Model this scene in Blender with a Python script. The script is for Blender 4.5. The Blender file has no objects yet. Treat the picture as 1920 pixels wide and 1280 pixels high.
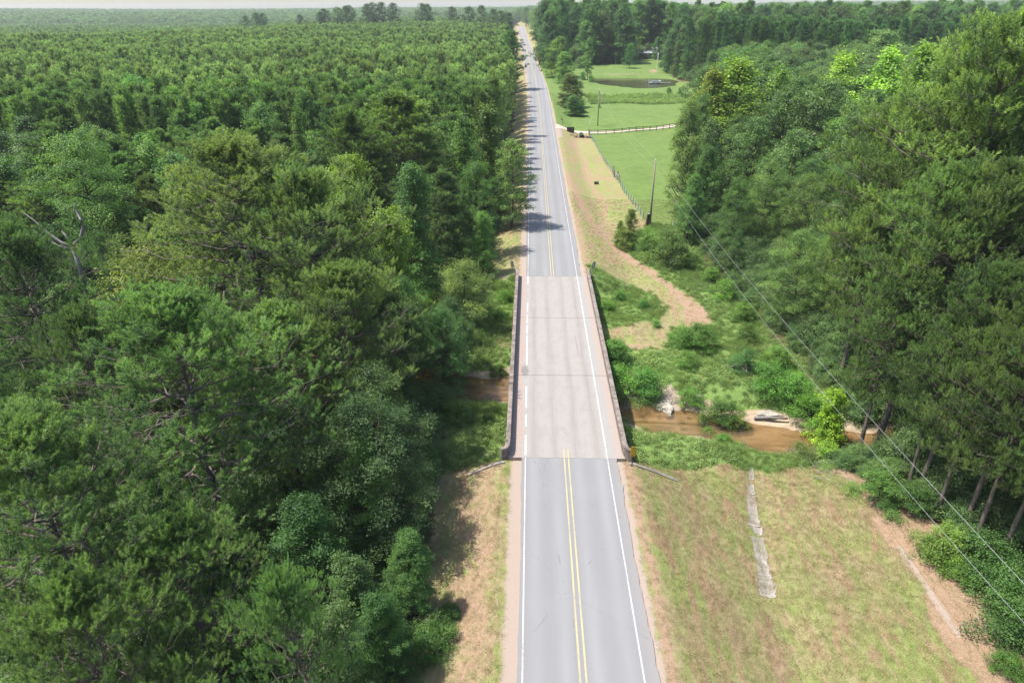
import bpy, math, random
import numpy as np
from mathutils import Vector, Matrix
# ------------------------------------------------------------------ camera, sky, sun, exposure
sc = bpy.context.scene
COL = sc.collection
th = math.atan(.4905); psi = math.atan(40.3/1425.7); rho = math.radians(.3)
fw = Vector((-math.sin(psi)*math.cos(th), math.cos(psi)*math.cos(th), -math.sin(th)))
rt = Vector((math.cos(psi), math.sin(psi), 0)); up = rt.cross(fw)
r2 = math.cos(rho)*rt - math.sin(rho)*up; u2 = math.cos(rho)*up + math.sin(rho)*rt
cam_d = bpy.data.cameras.new('camera'); cam = bpy.data.objects.new('camera', cam_d); COL.objects.link(cam)
m = Matrix((r2, u2, -fw)).transposed().to_4x4(); m.translation = (-3.08, 0, 33.0); cam.matrix_world = m
cam_d.sensor_width = 36; cam_d.lens = 24; cam_d.clip_start = .5; cam_d.clip_end = 20000
sc.camera = cam
SUN_EL, SUN_AZ = math.radians(64), math.radians(-92)      # azimuth measured from +Y towards +X
w = bpy.data.worlds.new('World'); sc.world = w; w.use_nodes = True
nt = w.node_tree; bg = nt.nodes['Background']
sky = nt.nodes.new('ShaderNodeTexSky'); sky.sky_type = 'NISHITA'; sky.sun_disc = False
sky.sun_elevation = SUN_EL; sky.sun_rotation = SUN_AZ; sky.air_density = 1.0; sky.dust_density = 1.6
nt.links.new(sky.outputs[0], bg.inputs[0]); bg.inputs[1].default_value = .14
sd = bpy.data.lights.new('sun', 'SUN'); sd.energy = 4.2; sd.angle = math.radians(.5); sd.color = (1, .955, .88)
so = bpy.data.objects.new('sun', sd); COL.objects.link(so)
sdir = Vector((math.sin(SUN_AZ)*math.cos(SUN_EL), math.cos(SUN_AZ)*math.cos(SUN_EL), math.sin(SUN_EL)))
so.rotation_euler = (-sdir).to_track_quat('-Z', 'Y').to_euler(); so.location = (-60, 0, 120)
sc.view_settings.view_transform = 'Standard'; sc.view_settings.look = 'None'
sc.view_settings.exposure = 1.0; sc.view_settings.gamma = 1
sc.render.engine = 'CYCLES'
cy = sc.cycles; cy.max_bounces = 6; cy.diffuse_bounces = 3; cy.glossy_bounces = 2; cy.transmission_bounces = 3
cy.transparent_max_bounces = 6; cy.volume_bounces = 0; cy.caustics_reflective = False; cy.caustics_refractive = False
cy.use_denoising = True; cy.denoiser = 'OPENIMAGEDENOISE'; cy.sample_clamp_indirect = 4
cy.use_adaptive_sampling = False

HAZE = .00011
rng = np.random.default_rng(7)
pyr = random.Random(5)
# ------------------------------------------------------------------ helpers
def ss(a, b, x):
    t = np.clip((x-a)/(b-a), 0, 1); return t*t*(3-2*t)

def mesh_np(name, verts, faces, mats, mi=None, smooth=False, attrs=None):
    """verts (N,3); faces: list of (M,k) int arrays; mi: list of material index per face array"""
    me = bpy.data.meshes.new(name)
    verts = np.asarray(verts, np.float32)
    if not isinstance(faces, list): faces = [faces]
    faces = [np.asarray(f, np.int32) for f in faces if len(f)]
    me.vertices.add(len(verts)); me.vertices.foreach_set('co', verts.ravel())
    nl = sum(f.size for f in faces); nf = sum(len(f) for f in faces)
    me.loops.add(nl); me.polygons.add(nf)
    me.loops.foreach_set('vertex_index', np.concatenate([f.ravel() for f in faces]))
    st, o = [], 0
    for f in faces:
        st.append(o+np.arange(len(f))*f.shape[1]); o += f.size
    me.polygons.foreach_set('loop_start', np.concatenate(st).astype(np.int32))
    if mi is not None:
        me.polygons.foreach_set('material_index', np.concatenate([np.full(len(f), k, np.int32) for f, k in zip(faces, mi)]))
    me.polygons.foreach_set('use_smooth', np.full(nf, smooth, bool))
    for mt in (mats if isinstance(mats, (list, tuple)) else [mats]): me.materials.append(mt)
    for k, v in (attrs or {}).items():
        v = np.asarray(v, np.float32)
        if v.ndim == 1:
            a = me.attributes.new(k, 'FLOAT', 'POINT'); a.data.foreach_set('value', v)
        elif v.shape[1] == 4:
            a = me.attributes.new(k, 'FLOAT_COLOR', 'POINT'); a.data.foreach_set('color', v.ravel())
        else:
            a = me.attributes.new(k, 'FLOAT_VECTOR', 'POINT'); a.data.foreach_set('vector', v.ravel())
    me.update(); me.validate() if False else None
    return me

def link(name, me, parent=None):
    o = bpy.data.objects.new(name, me); COL.objects.link(o)
    if parent is not None: o.parent = parent
    return o

def tag(o, label=None, cat=None, group=None, kind=None):
    if label: o['label'] = label
    if cat: o['category'] = cat
    if group: o['group'] = group
    if kind: o['kind'] = kind
    return o

def empty(name, loc, label=None, cat=None, group=None, rz=0):
    o = bpy.data.objects.new(name, None); COL.objects.link(o); o.location = loc; o.rotation_euler = (0, 0, rz)
    o.empty_display_size = .2
    return tag(o, label, cat, group)

class MB:
    def __init__(s): s.v = []; s.f4 = []; s.f3 = []; s.n = 0
    def add(s, v, f4=(), f3=()):
        v = np.asarray(v, float); s.v.append(v)
        if len(f4): s.f4.append(np.asarray(f4)+s.n)
        if len(f3): s.f3.append(np.asarray(f3)+s.n)
        s.n += len(v); return s
    def box(s, c, d, rz=0, rx=0, ry=0):
        v = np.array([[x, y, z] for z in (-.5, .5) for y in (-.5, .5) for x in (-.5, .5)])*np.array(d)
        if rx or ry or rz:
            R = np.array(Matrix.Rotation(rz, 3, 'Z') @ Matrix.Rotation(ry, 3, 'Y') @ Matrix.Rotation(rx, 3, 'X')); v = v@R.T
        return s.add(v+np.array(c), [[0, 2, 3, 1], [4, 5, 7, 6], [0, 1, 5, 4], [2, 6, 7, 3], [0, 4, 6, 2], [1, 3, 7, 5]])
    def tube(s, pts, rad, n=6):
        pts = np.asarray(pts, float); m_ = len(pts)
        rad = np.broadcast_to(np.asarray(rad, float), (m_,))
        t = np.gradient(pts, axis=0); t /= np.linalg.norm(t, axis=1)[:, None]+1e-9
        ref = np.array([0, 0, 1.]) if abs(t[0][2]) < .8 else np.array([1., 0, 0])
        a = np.cross(t, ref); a /= np.linalg.norm(a, axis=1)[:, None]+1e-9; b = np.cross(t, a)
        an = np.arange(n)*2*math.pi/n
        ring = (np.cos(an)[None, :, None]*a[:, None]+np.sin(an)[None, :, None]*b[:, None])*rad[:, None, None]+pts[:, None]
        i = np.arange(m_-1)[:, None]*n; j = np.arange(n)[None]
        q = np.stack([i+j, i+(j+1) % n, i+n+(j+1) % n, i+n+j], -1).reshape(-1, 4)
        v = ring.reshape(-1, 3); v = np.vstack([v, pts[0], pts[-1]]); k = m_*n
        c0 = [[(x+1) % n, x, k] for x in range(n)]; c1 = [[k-n+x, k-n+(x+1) % n, k+1] for x in range(n)]
        return s.add(v, q, c0+c1)
    def prism(s, poly, z0, z1):
        """poly list of (x,y) ccw; z0,z1 scalar"""
        n = len(poly); p = np.array(poly, float)
        v = np.vstack([np.c_[p, np.full(n, z0)], np.c_[p, np.full(n, z1)], [[*p.mean(0), z0]], [[*p.mean(0), z1]]])
        q = [[i, (i+1) % n, n+(i+1) % n, n+i] for i in range(n)]
        t = [[(i+1) % n, i, 2*n] for i in range(n)]+[[n+i, n+(i+1) % n, 2*n+1] for i in range(n)]
        return s.add(v, q, t)
    def build(s, name, mat, parent=None, smooth=False, bevel=0):
        v = np.vstack(s.v); fs = []
        if s.f4: fs.append(np.vstack(s.f4))
        if s.f3: fs.append(np.vstack(s.f3))
        o = link(name, mesh_np(name, v, fs, mat, smooth=smooth), parent)
        if bevel:
            b = o.modifiers.new('b', 'BEVEL'); b.width = bevel; b.segments = 2; b.limit_method = 'ANGLE'
        return o

# ------------------------------------------------------------------ materials
def new_mat(name):
    m_ = bpy.data.materials.new(name); m_.use_nodes = True
    n = m_.node_tree; p = n.nodes['Principled BSDF']; p.inputs['Specular IOR Level'].default_value = .3
    return m_, n, p
class NG:
    """tiny node helper"""
    def __init__(s, n): s.n = n
    def node(s, t, **k):
        x = s.n.nodes.new(t)
        for a, b in k.items(): setattr(x, a, b)
        return x
    def L(s, a, b): s.n.links.new(a, b)
    def noise(s, scale, detail=4, rough=.6, vec=None, dist=0):
        x = s.node('ShaderNodeTexNoise'); x.inputs['Scale'].default_value = scale; x.inputs['Detail'].default_value = detail
        x.inputs['Roughness'].default_value = rough; x.inputs['Distortion'].default_value = dist
        if vec is not None: s.L(vec, x.inputs['Vector'])
        return x.outputs['Fac']
    def pos(s, scale=(1, 1, 1)):
        g = s.node('ShaderNodeNewGeometry'); mp = s.node('ShaderNodeMapping'); mp.inputs['Scale'].default_value = scale
        s.L(g.outputs['Position'], mp.inputs['Vector']); return mp.outputs[0]
    def obj(s, scale=(1, 1, 1)):
        g = s.node('ShaderNodeTexCoord'); mp = s.node('ShaderNodeMapping'); mp.inputs['Scale'].default_value = scale
        s.L(g.outputs['Object'], mp.inputs['Vector']); return mp.outputs[0]
    def ramp(s, fac, stops):
        r = s.node('ShaderNodeValToRGB'); e = r.color_ramp.elements
        while len(e) < len(stops): e.new(.5)
        for i, (p, c) in enumerate(stops):
            e[i].position = p; e[i].color = (*c, 1) if len(c) == 3 else c
        s.L(fac, r.inputs[0]); return r.outputs[0]
    def rng(s, v, a, b, c=0, d=1):
        r = s.node('ShaderNodeMapRange'); r.clamp = True; s.L(v, r.inputs[0])
        for i, q in zip((1, 2, 3, 4), (a, b, c, d)): r.inputs[i].default_value = q
        return r.outputs[0]
    def math(s, op, a, b=None):
        x = s.node('ShaderNodeMath', operation=op)
        for i, q in enumerate((a, b)):
            if q is None: continue
            if isinstance(q, (int, float)): x.inputs[i].default_value = q
            else: s.L(q, x.inputs[i])
        return x.outputs[0]
    def mix(s, f, a, b, mode='MIX'):
        x = s.node('ShaderNodeMix', data_type='RGBA', blend_type=mode)
        for i, q in ((0, f), (6, a), (7, b)):
            if isinstance(q, (int, float)): x.inputs[i].default_value = q
            elif isinstance(q, (tuple, list)): x.inputs[i].default_value = (*q, 1)
            else: s.L(q, x.inputs[i])
        return x.outputs[2]
    def attr(s, name, out='Color'):
        x = s.node('ShaderNodeAttribute'); x.attribute_name = name; return x.outputs[out]
    def bump(s, h, st, dist, p):
        b = s.node('ShaderNodeBump'); b.inputs['Strength'].default_value = st; b.inputs['Distance'].default_value = dist
        s.L(h, b.inputs['Height']); s.L(b.outputs[0], p.inputs['Normal'])

def plain(name, c, rough=.7, var=.25, scale=3., bump=0, metal=0, c2=None):
    m_, n, p = new_mat(name); g = NG(n)
    nz = g.noise(scale, 6, .65, g.obj())
    a = tuple(x*(1-var) for x in c); b = c2 or tuple(min(1, x*(1+var)) for x in c)
    g.L(g.ramp(nz, [(.3, a), (.7, b)]), p.inputs['Base Color'])
    p.inputs['Roughness'].default_value = rough; p.inputs['Metallic'].default_value = metal
    if bump: g.bump(g.noise(scale*6, 5, .6, g.obj()), .5, bump, p)
    return m_

def leaf_mat(name, ca, cb, transl=.3, rough=.5, spec=.25):
    """leaves: obj.color tints, random per object, tint attribute per clump"""
    m_, n, p = new_mat(name); g = NG(n)
    oi = g.node('ShaderNodeObjectInfo')
    t = g.attr('tint', 'Fac')
    c = g.mix(t, ca, cb)
    hv = g.node('ShaderNodeHueSaturation')
    g.L(g.rng(oi.outputs['Random'], 0, 1, .485, .512), hv.inputs['Hue'])
    r2_ = g.math('FRACT', g.math('MULTIPLY', oi.outputs['Random'], 7.31))
    lv = g.noise(.02, 3, .6, oi.outputs['Location']); g.L(g.math('MULTIPLY', g.rng(r2_, 0, 1, .75, 1.3), g.rng(lv, .35, .65, .78, 1.25)), hv.inputs['Value']); hv.inputs['Saturation'].default_value = 1
    g.L(c, hv.inputs['Color'])
    c = g.mix(1.0, hv.outputs[0], oi.outputs['Color'], 'MULTIPLY')
    p.inputs['Roughness'].default_value = rough; p.inputs['Specular IOR Level'].default_value = spec
    g.L(c, p.inputs['Base Color'])
    tr = g.node('ShaderNodeBsdfTranslucent'); c2 = g.mix(1., c, (1.25, 1.35, .6), 'MULTIPLY'); g.L(c2, tr.inputs[0])
    mx = g.node('ShaderNodeMixShader'); mx.inputs[0].default_value = transl
    g.L(p.outputs[0], mx.inputs[1]); g.L(tr.outputs[0], mx.inputs[2])
    out = n.nodes['Material Output']; g.L(mx.outputs[0], out.inputs[0])
    return m_

M = {}
M['needle'] = leaf_mat('pine_needles', (.058, .104, .046), (.205, .305, .1), .42, .5)
M['needle_young'] = leaf_mat('young_pine_needles', (.085, .14, .06), (.28, .39, .13), .42, .5)
M['leaf'] = leaf_mat('broad_leaves', (.055, .11, .038), (.17, .265, .08), .42, .45, .3)
M['weed'] = leaf_mat('weed_leaves', (.12, .2, .05), (.27, .36, .12), .35, .6, .2)
M['grass'] = leaf_mat('grass_blades', (.2, .25, .075), (.47, .37, .2), .3, .8, .1)
M['pinebark'] = plain('pine_bark', (.13, .105, .088), .9, .4, 6, .03)
M['bark'] = plain('bark', (.075, .058, .046), .9, .4, 6, .03)
M['deadwood'] = plain('grey_dead_wood', (.19, .175, .165), .85, .35, 5, .02)
M['pole'] = plain('weathered_pole_wood', (.22, .19, .15), .85, .3, 8, .01)
M['darkwood'] = plain('dark_brown_wood', (.06, .042, .032), .8, .35, 6, .01)
M['steel'] = plain('galvanised_steel', (.45, .46, .47), .45, .15, 6, 0, .6)
M['wire'] = plain('aluminium_wire', (.28, .28, .28), .5, .05, 6, 0, .3)
M['black'] = plain('black_plastic', (.02, .02, .02), .5, .2, 4)
M['white'] = plain('white_paint', (.75, .75, .72), .6, .08, 3)
M['greypaint'] = plain('grey_planks', (.3, .32, .34), .75, .2, 4, .004)
M['roof'] = plain('grey_roof_shingle', (.34, .35, .38), .85, .2, 2, .01)
M['brick'] = plain('red_brick', (.16, .08, .06), .85, .3, 6, .004)
M['glass'] = plain('dark_glass', (.03, .035, .04), .1, .1, 1)
M['signback'] = plain('dull_sign_back', (.25, .26, .26), .6, .2, 6)
M['green_tpost'] = plain('green_fence_post', (.07, .12, .1), .6, .2, 6)

def concrete(name, c, stain, sc_=1.5):
    m_, n, p = new_mat(name); g = NG(n)
    a = g.noise(sc_, 7, .7, g.pos()); b = g.noise(sc_*6, 6, .7, g.pos((1, 1, .2)))
    x = g.mix(g.rng(a, .42, .62), c, stain); x = g.mix(g.rng(b, .45, .75, 0, .6), x, tuple(q*.6 for q in stain))
    g.L(x, p.inputs['Base Color']); p.inputs['Roughness'].default_value = .9
    g.bump(b, .4, .01, p); return m_
M['parapet'] = concrete('weathered_brown_concrete', (.25, .21, .185), (.11, .09, .078))
M['conc'] = concrete('grey_concrete', (.27, .25, .22), (.15, .13, .11))
M['ditchconc'] = concrete('pale_ditch_concrete', (.33, .3, .27), (.19, .165, .13), 1.1)

# asphalt
def asphalt():
    m_, n, p = new_mat('grey_asphalt'); g = NG(n)
    P = g.pos(); sx = g.node('ShaderNodeSeparateXYZ'); g.L(P, sx.inputs[0])
    ax = g.math('ABSOLUTE', sx.outputs[0])
    tr = g.math('ABSOLUTE', g.math('SUBTRACT', g.math('ABSOLUTE', g.math('SUBTRACT', ax, 1.75)), .85))
    track = g.rng(tr, .1, .6, 1, 0)
    big = g.noise(.35, 4, .6, g.pos((1, .15, 1))); fine = g.noise(35, 3, .7, P); mid = g.noise(2.2, 6, .7, g.pos((1, .35, 1)))
    c = g.mix(g.rng(fine, .35, .65), (.135, .135, .14), (.24, .235, .235))
    c = g.mix(g.rng(mid, .35, .7, 0, .35), c, (.2, .195, .19))
    c = g.mix(g.math('MULTIPLY', track, g.rng(big, .3, .7, .1, .6)), c, (.255, .258, .265))
    edge = g.rng(ax, 3.4, 4.3, 0, .5); c = g.mix(edge, c, (.25, .22, .195))
    # old transverse patches
    sy = g.noise(.09, 0, 0, g.pos((.02, 1, 1))); c = g.mix(g.rng(sy, .55, .57, 0, .15), c, (.22, .22, .225))
    # cracks
    v = g.node('ShaderNodeTexVoronoi', feature='DISTANCE_TO_EDGE'); v.inputs['Scale'].default_value = .16
    g.L(g.pos((1, .6, 1)), v.inputs['Vector']); cr = g.rng(v.outputs['Distance'], 0, .008, .6, 0)
    c = g.mix(g.math('MULTIPLY', cr, g.rng(mid, .5, .6)), c, (.12, .12, .12))
    g.L(c, p.inputs['Base Color']); p.inputs['Roughness'].default_value = .85
    g.bump(fine, .5, .01, p); return m_
M['asphalt'] = asphalt()

def deckmat():
    m_, n, p = new_mat('pale_bridge_deck_concrete'); g = NG(n)
    P = g.pos(); sx = g.node('ShaderNodeSeparateXYZ'); g.L(P, sx.inputs[0]); X = sx.outputs[0]; Y = sx.outputs[1]
    fine = g.noise(14, 6, .75, g.pos((1, .5, 1))); st = g.noise(2.2, 7, .75, g.pos((1, .04, 1))); mid = g.noise(1.1, 9, .8, g.pos((1, .45, 1)))
    broom = g.noise(9, 2, .6, g.pos((.15, 1, 1)))
    c = g.mix(g.rng(fine, .3, .7), (.215, .196, .18), (.325, .302, .28))
    c = g.mix(g.rng(broom, .45, .7, 0, .35), c, (.24, .22, .2))
    ax = g.math('ABSOLUTE', X)
    # darker wheel streaks and edges
    tr = g.math('ABSOLUTE', g.math('SUBTRACT', g.math('ABSOLUTE', g.math('SUBTRACT', ax, 1.75)), .85))
    c = g.mix(g.math('MULTIPLY', g.rng(tr, .1, .5, 1, 0), g.rng(st, .36, .6, .1, .75)), c, (.2, .185, .175))
    c = g.mix(g.math('MULTIPLY', g.rng(mid, .48, .62), .45), c, (.2, .185, .17))
    ed = g.math('ADD', ax, g.rng(mid, .3, .7, -.45, .45))
    c = g.mix(g.rng(ed, 3.1, 3.6, 0, .75), c, (.25, .245, .235))
    # dirt drifts against the parapets
    l = g.math('ADD', g.math('MULTIPLY', X, -1), g.rng(g.noise(.5, 5, .7, P), .3, .7, -.25, .3))
    dirt = g.mix(g.rng(g.noise(9, 5, .8, P), .35, .65), (.14, .1, .085), (.44, .35, .3))
    c = g.mix(g.rng(l, 3.55, 3.65, 0, .9), c, dirt)
    r = g.math('ADD', X, g.rng(g.noise(.4, 5, .7, P), .3, .7, -.15, .25))
    c = g.mix(g.rng(r, 3.95, 4.1, 0, .85), c, g.mix(g.rng(fine, .35, .65), (.22, .175, .15), (.36, .3, .265)))
    # long dark scrape and a stain patch near the left edge
    def blob(cx, cy_, rx, ry, c, col, a):
        dx = g.math('DIVIDE', g.math('SUBTRACT', X, cx), rx); dy = g.math('DIVIDE', g.math('SUBTRACT', Y, cy_), ry)
        d = g.math('ADD', g.math('MULTIPLY', dx, dx), g.math('MULTIPLY', dy, dy))
        d = g.math('ADD', d, g.rng(g.noise(3.5, 6, .8, P), .3, .7, -1.1, 1.1))
        return g.mix(g.rng(d, .3, 1.3, a, 0), c, col)
    c = blob(2.05, 66.3, .1, 2.4, c, (.2, .19, .19), .8)
    c = blob(-3.5, 60.6, .4, 1.2, c, (.1, .095, .09), .6)
    g.L(c, p.inputs['Base Color']); p.inputs['Roughness'].default_value = .9
    g.bump(broom, .3, .01, p); return m_
M['deck'] = deckmat()

def paint(name, c, under, wear=.5):
    m_, n, p = new_mat(name); g = NG(n)
    nz = g.noise(9, 6, .8, g.pos((1, .5, 1))); lo = g.noise(.25, 3, .5, g.pos())
    k = g.math('ADD', nz, g.rng(lo, .3, .7, -.1, .12))
    g.L(g.mix(g.rng(k, wear, wear+.14), c, under), p.inputs['Base Color']); p.inputs['Roughness'].default_value = .7
    return m_
M['pwhite'] = paint('white_road_paint', (.41, .41, .41), (.24, .24, .24), .5)
M['pwhite_worn'] = paint('worn_white_road_paint', (.72, .72, .71), (.42, .4, .38), .47)
M['pyellow'] = paint('yellow_road_paint', (.37, .32, .18), (.24, .23, .2), .51)

# ------------------------------------------------------------------ terrain
def pchip(y, xs, ys):
    xs = np.asarray(xs, float); ys = np.asarray(ys, float)
    i = np.clip(np.searchsorted(xs, y)-1, 0, len(xs)-2); t = np.clip((y-xs[i])/(xs[i+1]-xs[i]), 0, 1); t = t*t*(3-2*t)
    return ys[i]*(1-t)+ys[i+1]*t
def Rz(y): return np.interp(y, [-200, 150, 200, 300, 400, 470, 600, 900, 960, 1300, 6000], [0, 0, .45, 2, 2.9, 3.7, 5.6, 10.2, 10.4, 6, 2])
def Cx(y): return np.interp(y, [-200, 250, 320, 380, 470, 700, 960, 6000], [0, 0, -.7, -2.1, -4.8, -10.5, -17.5, -17.5])
CREEK = np.array([(-150, 108), (-80, 88), (-40, 72), (-22, 67), (-10, 63.6), (-5, 63.8), (3, 61.6), (7, 60), (10, 57.6), (14, 57), (18, 55.6), (22, 54), (27, 53.4), (36, 55), (50, 58), (80, 64), (160, 60)], float)
def dist_poly(x, y, P, closed=False):
    x = np.asarray(x, float); y = np.asarray(y, float); d = np.full(x.shape, 1e9)
    Q = np.vstack([P, P[:1]]) if closed else P
    for a, b in zip(Q[:-1], Q[1:]):
        ab = b-a; t = np.clip(((x-a[0])*ab[0]+(y-a[1])*ab[1])/(ab@ab), 0, 1)
        d = np.minimum(d, np.hypot(x-a[0]-t*ab[0], y-a[1]-t*ab[1]))
    return d
def inside(x, y, P):
    x = np.asarray(x, float); y = np.asarray(y, float); c = np.zeros(x.shape, bool); n = len(P)
    for i in range(n):
        x0, y0 = P[i]; x1, y1 = P[(i+1) % n]
        if y0 == y1: continue
        c ^= ((y0 > y) != (y1 > y)) & (x < (x1-x0)*(y-y0)/(y1-y0)+x0)
    return c
def sdist(x, y, P):
    P = np.asarray(P, float); d = dist_poly(x, y, P, True); return np.where(inside(x, y, P), d, -d)   # positive inside
POND = [(25, 338), (29, 322), (33, 312), (43, 305.5), (55, 308), (60, 318), (63, 335), (62, 350), (50, 353), (35, 354), (27, 352)]
def H(x, y):
    x = np.asarray(x, float); y = np.asarray(y, float)
    right = np.interp(y, [0, 45, 75, 110, 150, 210, 250, 280, 297, 300, 350, 372, 420, 600, 900, 1500, 2500], [-2.2, -2.1, -2.3, -1.8, -1.4, -1, -.6, 0, 2.2, 2.3, 2.3, 3.6, 5.4, 7, 9, 5, 2])
    left = np.interp(y, [0, 60, 110, 150, 210, 300, 500, 700, 900, 1500, 2500], [-2.4, -2.6, -2.3, -2, -1.6, -.6, 1.5, 4.5, 5, -4, -2])
    far_r = np.interp(y, [0, 200, 350, 600, 900, 1500, 2500], [-1.6, -1, 2, 5, 6, 2, 2])
    right = right+(far_r-right)*ss(66, 90, x)
    k = ss(-4, 4, x-Cx(y)); F = left*(1-k)+right*k
    # swale and field right of the road
    sw = 13.2+np.clip(y-34, 0, 20)*.2
    F = F - .45*np.exp(-((x-sw)/1.4)**2)*(ss(10, 25, y)*(1-ss(46, 52, y))) + .35*ss(18, 27, x)*(1-ss(44, 52, y))*(1-ss(60, 80, x))
    F = F + .25*np.sin(x*.23+1)*np.sin(y*.19)*ss(8, 14, abs(x))
    F = F - 9*ss(350, 700, y)*ss(-120, -420, x)*(1-ss(1200, 1900, y))
    # distant hills
    F = F + ss(1500, 2900, np.hypot(x, y))*(3+5*ss(0, 1500, x)+6*np.sin(x*.0011+.6)**2+3*np.sin(x*.0031+y*.001))
    # creek
    d = dist_poly(x, y, CREEK)+.35*np.sin(x*1.1)*np.cos(y*.9)
    s = .28*ss(1.3, 2.6, d)+.72*ss(2.6, 6.3, d)
    F = np.where(d < 6.5, -4.55*(1-s)+F*s, F)
    # pond
    pd = sdist(x, y, POND); F = np.where(pd > -3, F+(1.0-F)*ss(-2.5, 1.2, pd), F)
    # road embankment
    gap = np.minimum(y-45.7, 87.6-y)
    E = Rz(y)-.09-.34*np.maximum(0, abs(x-Cx(y))-5.3)-1.3*np.maximum(0, gap)
    kk = .5; h = np.clip(.5+.5*(E-F)/kk, 0, 1); Z = F*(1-h)+E*h+kk*h*(1-h)*.5
    onroad = (abs(x-Cx(y)) < 4.9) & (gap < 0)
    Z = np.where(onroad, Rz(y)-.09-ss(200, 400, y)*.15, Z)
    return Z
def hz(x, y): return float(H(np.array([x]), np.array([y]))[0])

xs = np.concatenate([-np.geomspace(3900, 31, 62), np.arange(-30, 46, .5), np.geomspace(46.5, 3900, 60)])
ys = np.concatenate([np.arange(-60, 14, 3.), np.arange(15, 132, .5), np.arange(132, 240, 1.5), np.arange(240, 440, 3.), np.geomspace(443, 3900, 58)])
X, Y = np.meshgrid(xs, ys); Z = H(X, Y)
nx, ny = len(xs), len(ys)
i, j = np.meshgrid(np.arange(nx-1), np.arange(ny-1)); q = (j*nx+i).ravel()
faces = np.stack([q, q+1, q+nx+1, q+nx], 1)
x, y = X.ravel(), Y.ravel()
# ---- ground cover masks
LOOP_OUT = [(4.6, 150), (6.9, 118), (9.4, 108), (12, 100.3), (15.2, 92.2), (18.6, 85.5), (20.2, 80.5), (18.8, 76.5), (14, 75.8), (12.6, 70.6), (9.3, 69.6), (6.6, 70.4), (5.4, 75.5), (9.2, 77), (12.8, 78.6), (14.5, 82), (13.1, 86.6), (10, 88.8), (6, 91.4), (4.4, 93)]
WOOD_R = [(27.6, -40), (27.6, 28), (27.2, 38), (26, 43), (22.5, 48), (22.5, 54), (27, 60), (27, 66), (25, 80), (23.5, 96), (23, 112), (24.5, 125), (30, 150), (40, 195), (52, 235), (66, 282), (75, 300), (67, 325), (66, 352), (70, 380), (78, 395), (78, 424), (56, 426), (50, 410), (40, 408), (29, 402), (26, 380), (22, 378), (20, 400), (8, 470), (-4, 700), (-12, 1000), (-12, 6000), (5200, 6000), (5200, -40)]
def wood_left_edge(y): return np.interp(y, [-40, 25, 45, 58, 63, 68, 80, 95, 250, 380, 600, 1000], [-9.8, -9.8, -10.3, -10.5, -13, -10, -9.5, -8.6, -8.4, -12, -19, -30])
n1 = .5*np.sin(x*.9+y*.31)+.5*np.sin(y*.7-x*.45)
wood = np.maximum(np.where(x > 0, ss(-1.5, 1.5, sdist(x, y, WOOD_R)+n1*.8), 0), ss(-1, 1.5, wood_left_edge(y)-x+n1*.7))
dc = dist_poly(x, y, CREEK)
sand = (1-ss(3.2, 4.4, dc+n1*.6))*np.where((x > 17) | (y > 58.7), 1., .5)
sand = np.maximum(sand, .9*np.exp(-(((x-10.6)/1.6)**2+((y-61.5)/1.6)**2)))
loop = ss(-.8, .8, sdist(x, y, LOOP_OUT)+n1*.35)
weeds = ((x > 4.6) & (y > 47.6+.6*n1) & (y < 118) & (x < 40)).astype(float)*(1-loop)*(1-ss(96, 112, y+0*x)*(x < 9))
weeds = np.where((x > 4.6) & (x < 20) & (y > 92), weeds*ss(-.5, 1.5, x-np.interp(y, [92, 100, 108, 118, 150], [15.6, 12.6, 10.4, 17.6, 17])), weeds)
weeds = np.maximum(weeds, ((x < -4.4) & (x > -14) & (y > 47) & (y < 88)).astype(float))
weeds = np.maximum(weeds, ss(270, 274, y)*(1-ss(284, 290, y))*(x > 19)*(x < 66))
weeds *= 1-sand
pasture = ((x > np.interp(y, [110, 118, 150, 210, 212, 420], [19, 17.6, 16, 14, 6, 0])) & (y > 116) & (y < 420)).astype(float)*(1-ss(-2, 2, weeds*4-2))
pasture = np.maximum(pasture, ((x > 4.5) & (y > 214) & (y < 900)).astype(float)*.75)
# pink / tan bare dirt
dirt = np.zeros_like(x)
dirt = np.maximum(dirt, ((x > 22.8+n1*.7) & (y < 50))*.95)                                       # needle strip by the wood
dirt = np.maximum(dirt, np.exp(-((x-(5.+.2*n1))/.55)**2)*(y < 120)*.9)
dirt = np.maximum(dirt, ((x < -4) & (x > -11) & (y < 46))*(.42+.25*np.exp(-((x+6.6)/1.2)**2)))
dirt = np.maximum(dirt, np.exp(-(dist_poly(x, y, np.array([(4.9, 149), (7.1, 117), (9.9, 108), (12.4, 100), (15.7, 91), (17.5, 83)]))/1.1)**2)*.85)
dirt = np.maximum(dirt, np.exp(-(((x-18.3)/2.2)**2+((y-80)/3.6)**2)))
dirt = np.maximum(dirt, np.exp(-(((x-9)/3)**2+((y-70.5)/1.4)**2))*.9)
dirt = np.maximum(dirt, ((x < -4) & (x > -9) & (y > 88) & (y < 300))*.25)
dirt = np.maximum(dirt, np.exp(-(dist_poly(x, y, np.array([(5, 150.5), (9, 152), (15.2, 151)]))/.9)**2)*.9)
dirt = np.maximum(dirt, np.exp(-(dist_poly(x, y, np.array([(8.2, 200), (9.3, 185), (10.4, 170), (9, 158), (10, 145), (11.5, 130), (9, 112)]))/.8)**2)*.75)
dirt = np.maximum(dirt, np.exp(-(((x-6.2)/1.5)**2+((y-66)/3)**2))*.6*(x > 0))
dirt = np.maximum(dirt, np.exp(-(((x+6.0)/1.3)**2+((y-73.5)/3.5)**2))*.95)
dirt = np.maximum(dirt, np.exp(-(dist_poly(x, y, np.array([(56, 353), (58, 372)]))/1.3)**2))
dirt = np.maximum(dirt, np.exp(-(((x-42)/16)**2+((y-359)/3.5)**2))*.6)
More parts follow.
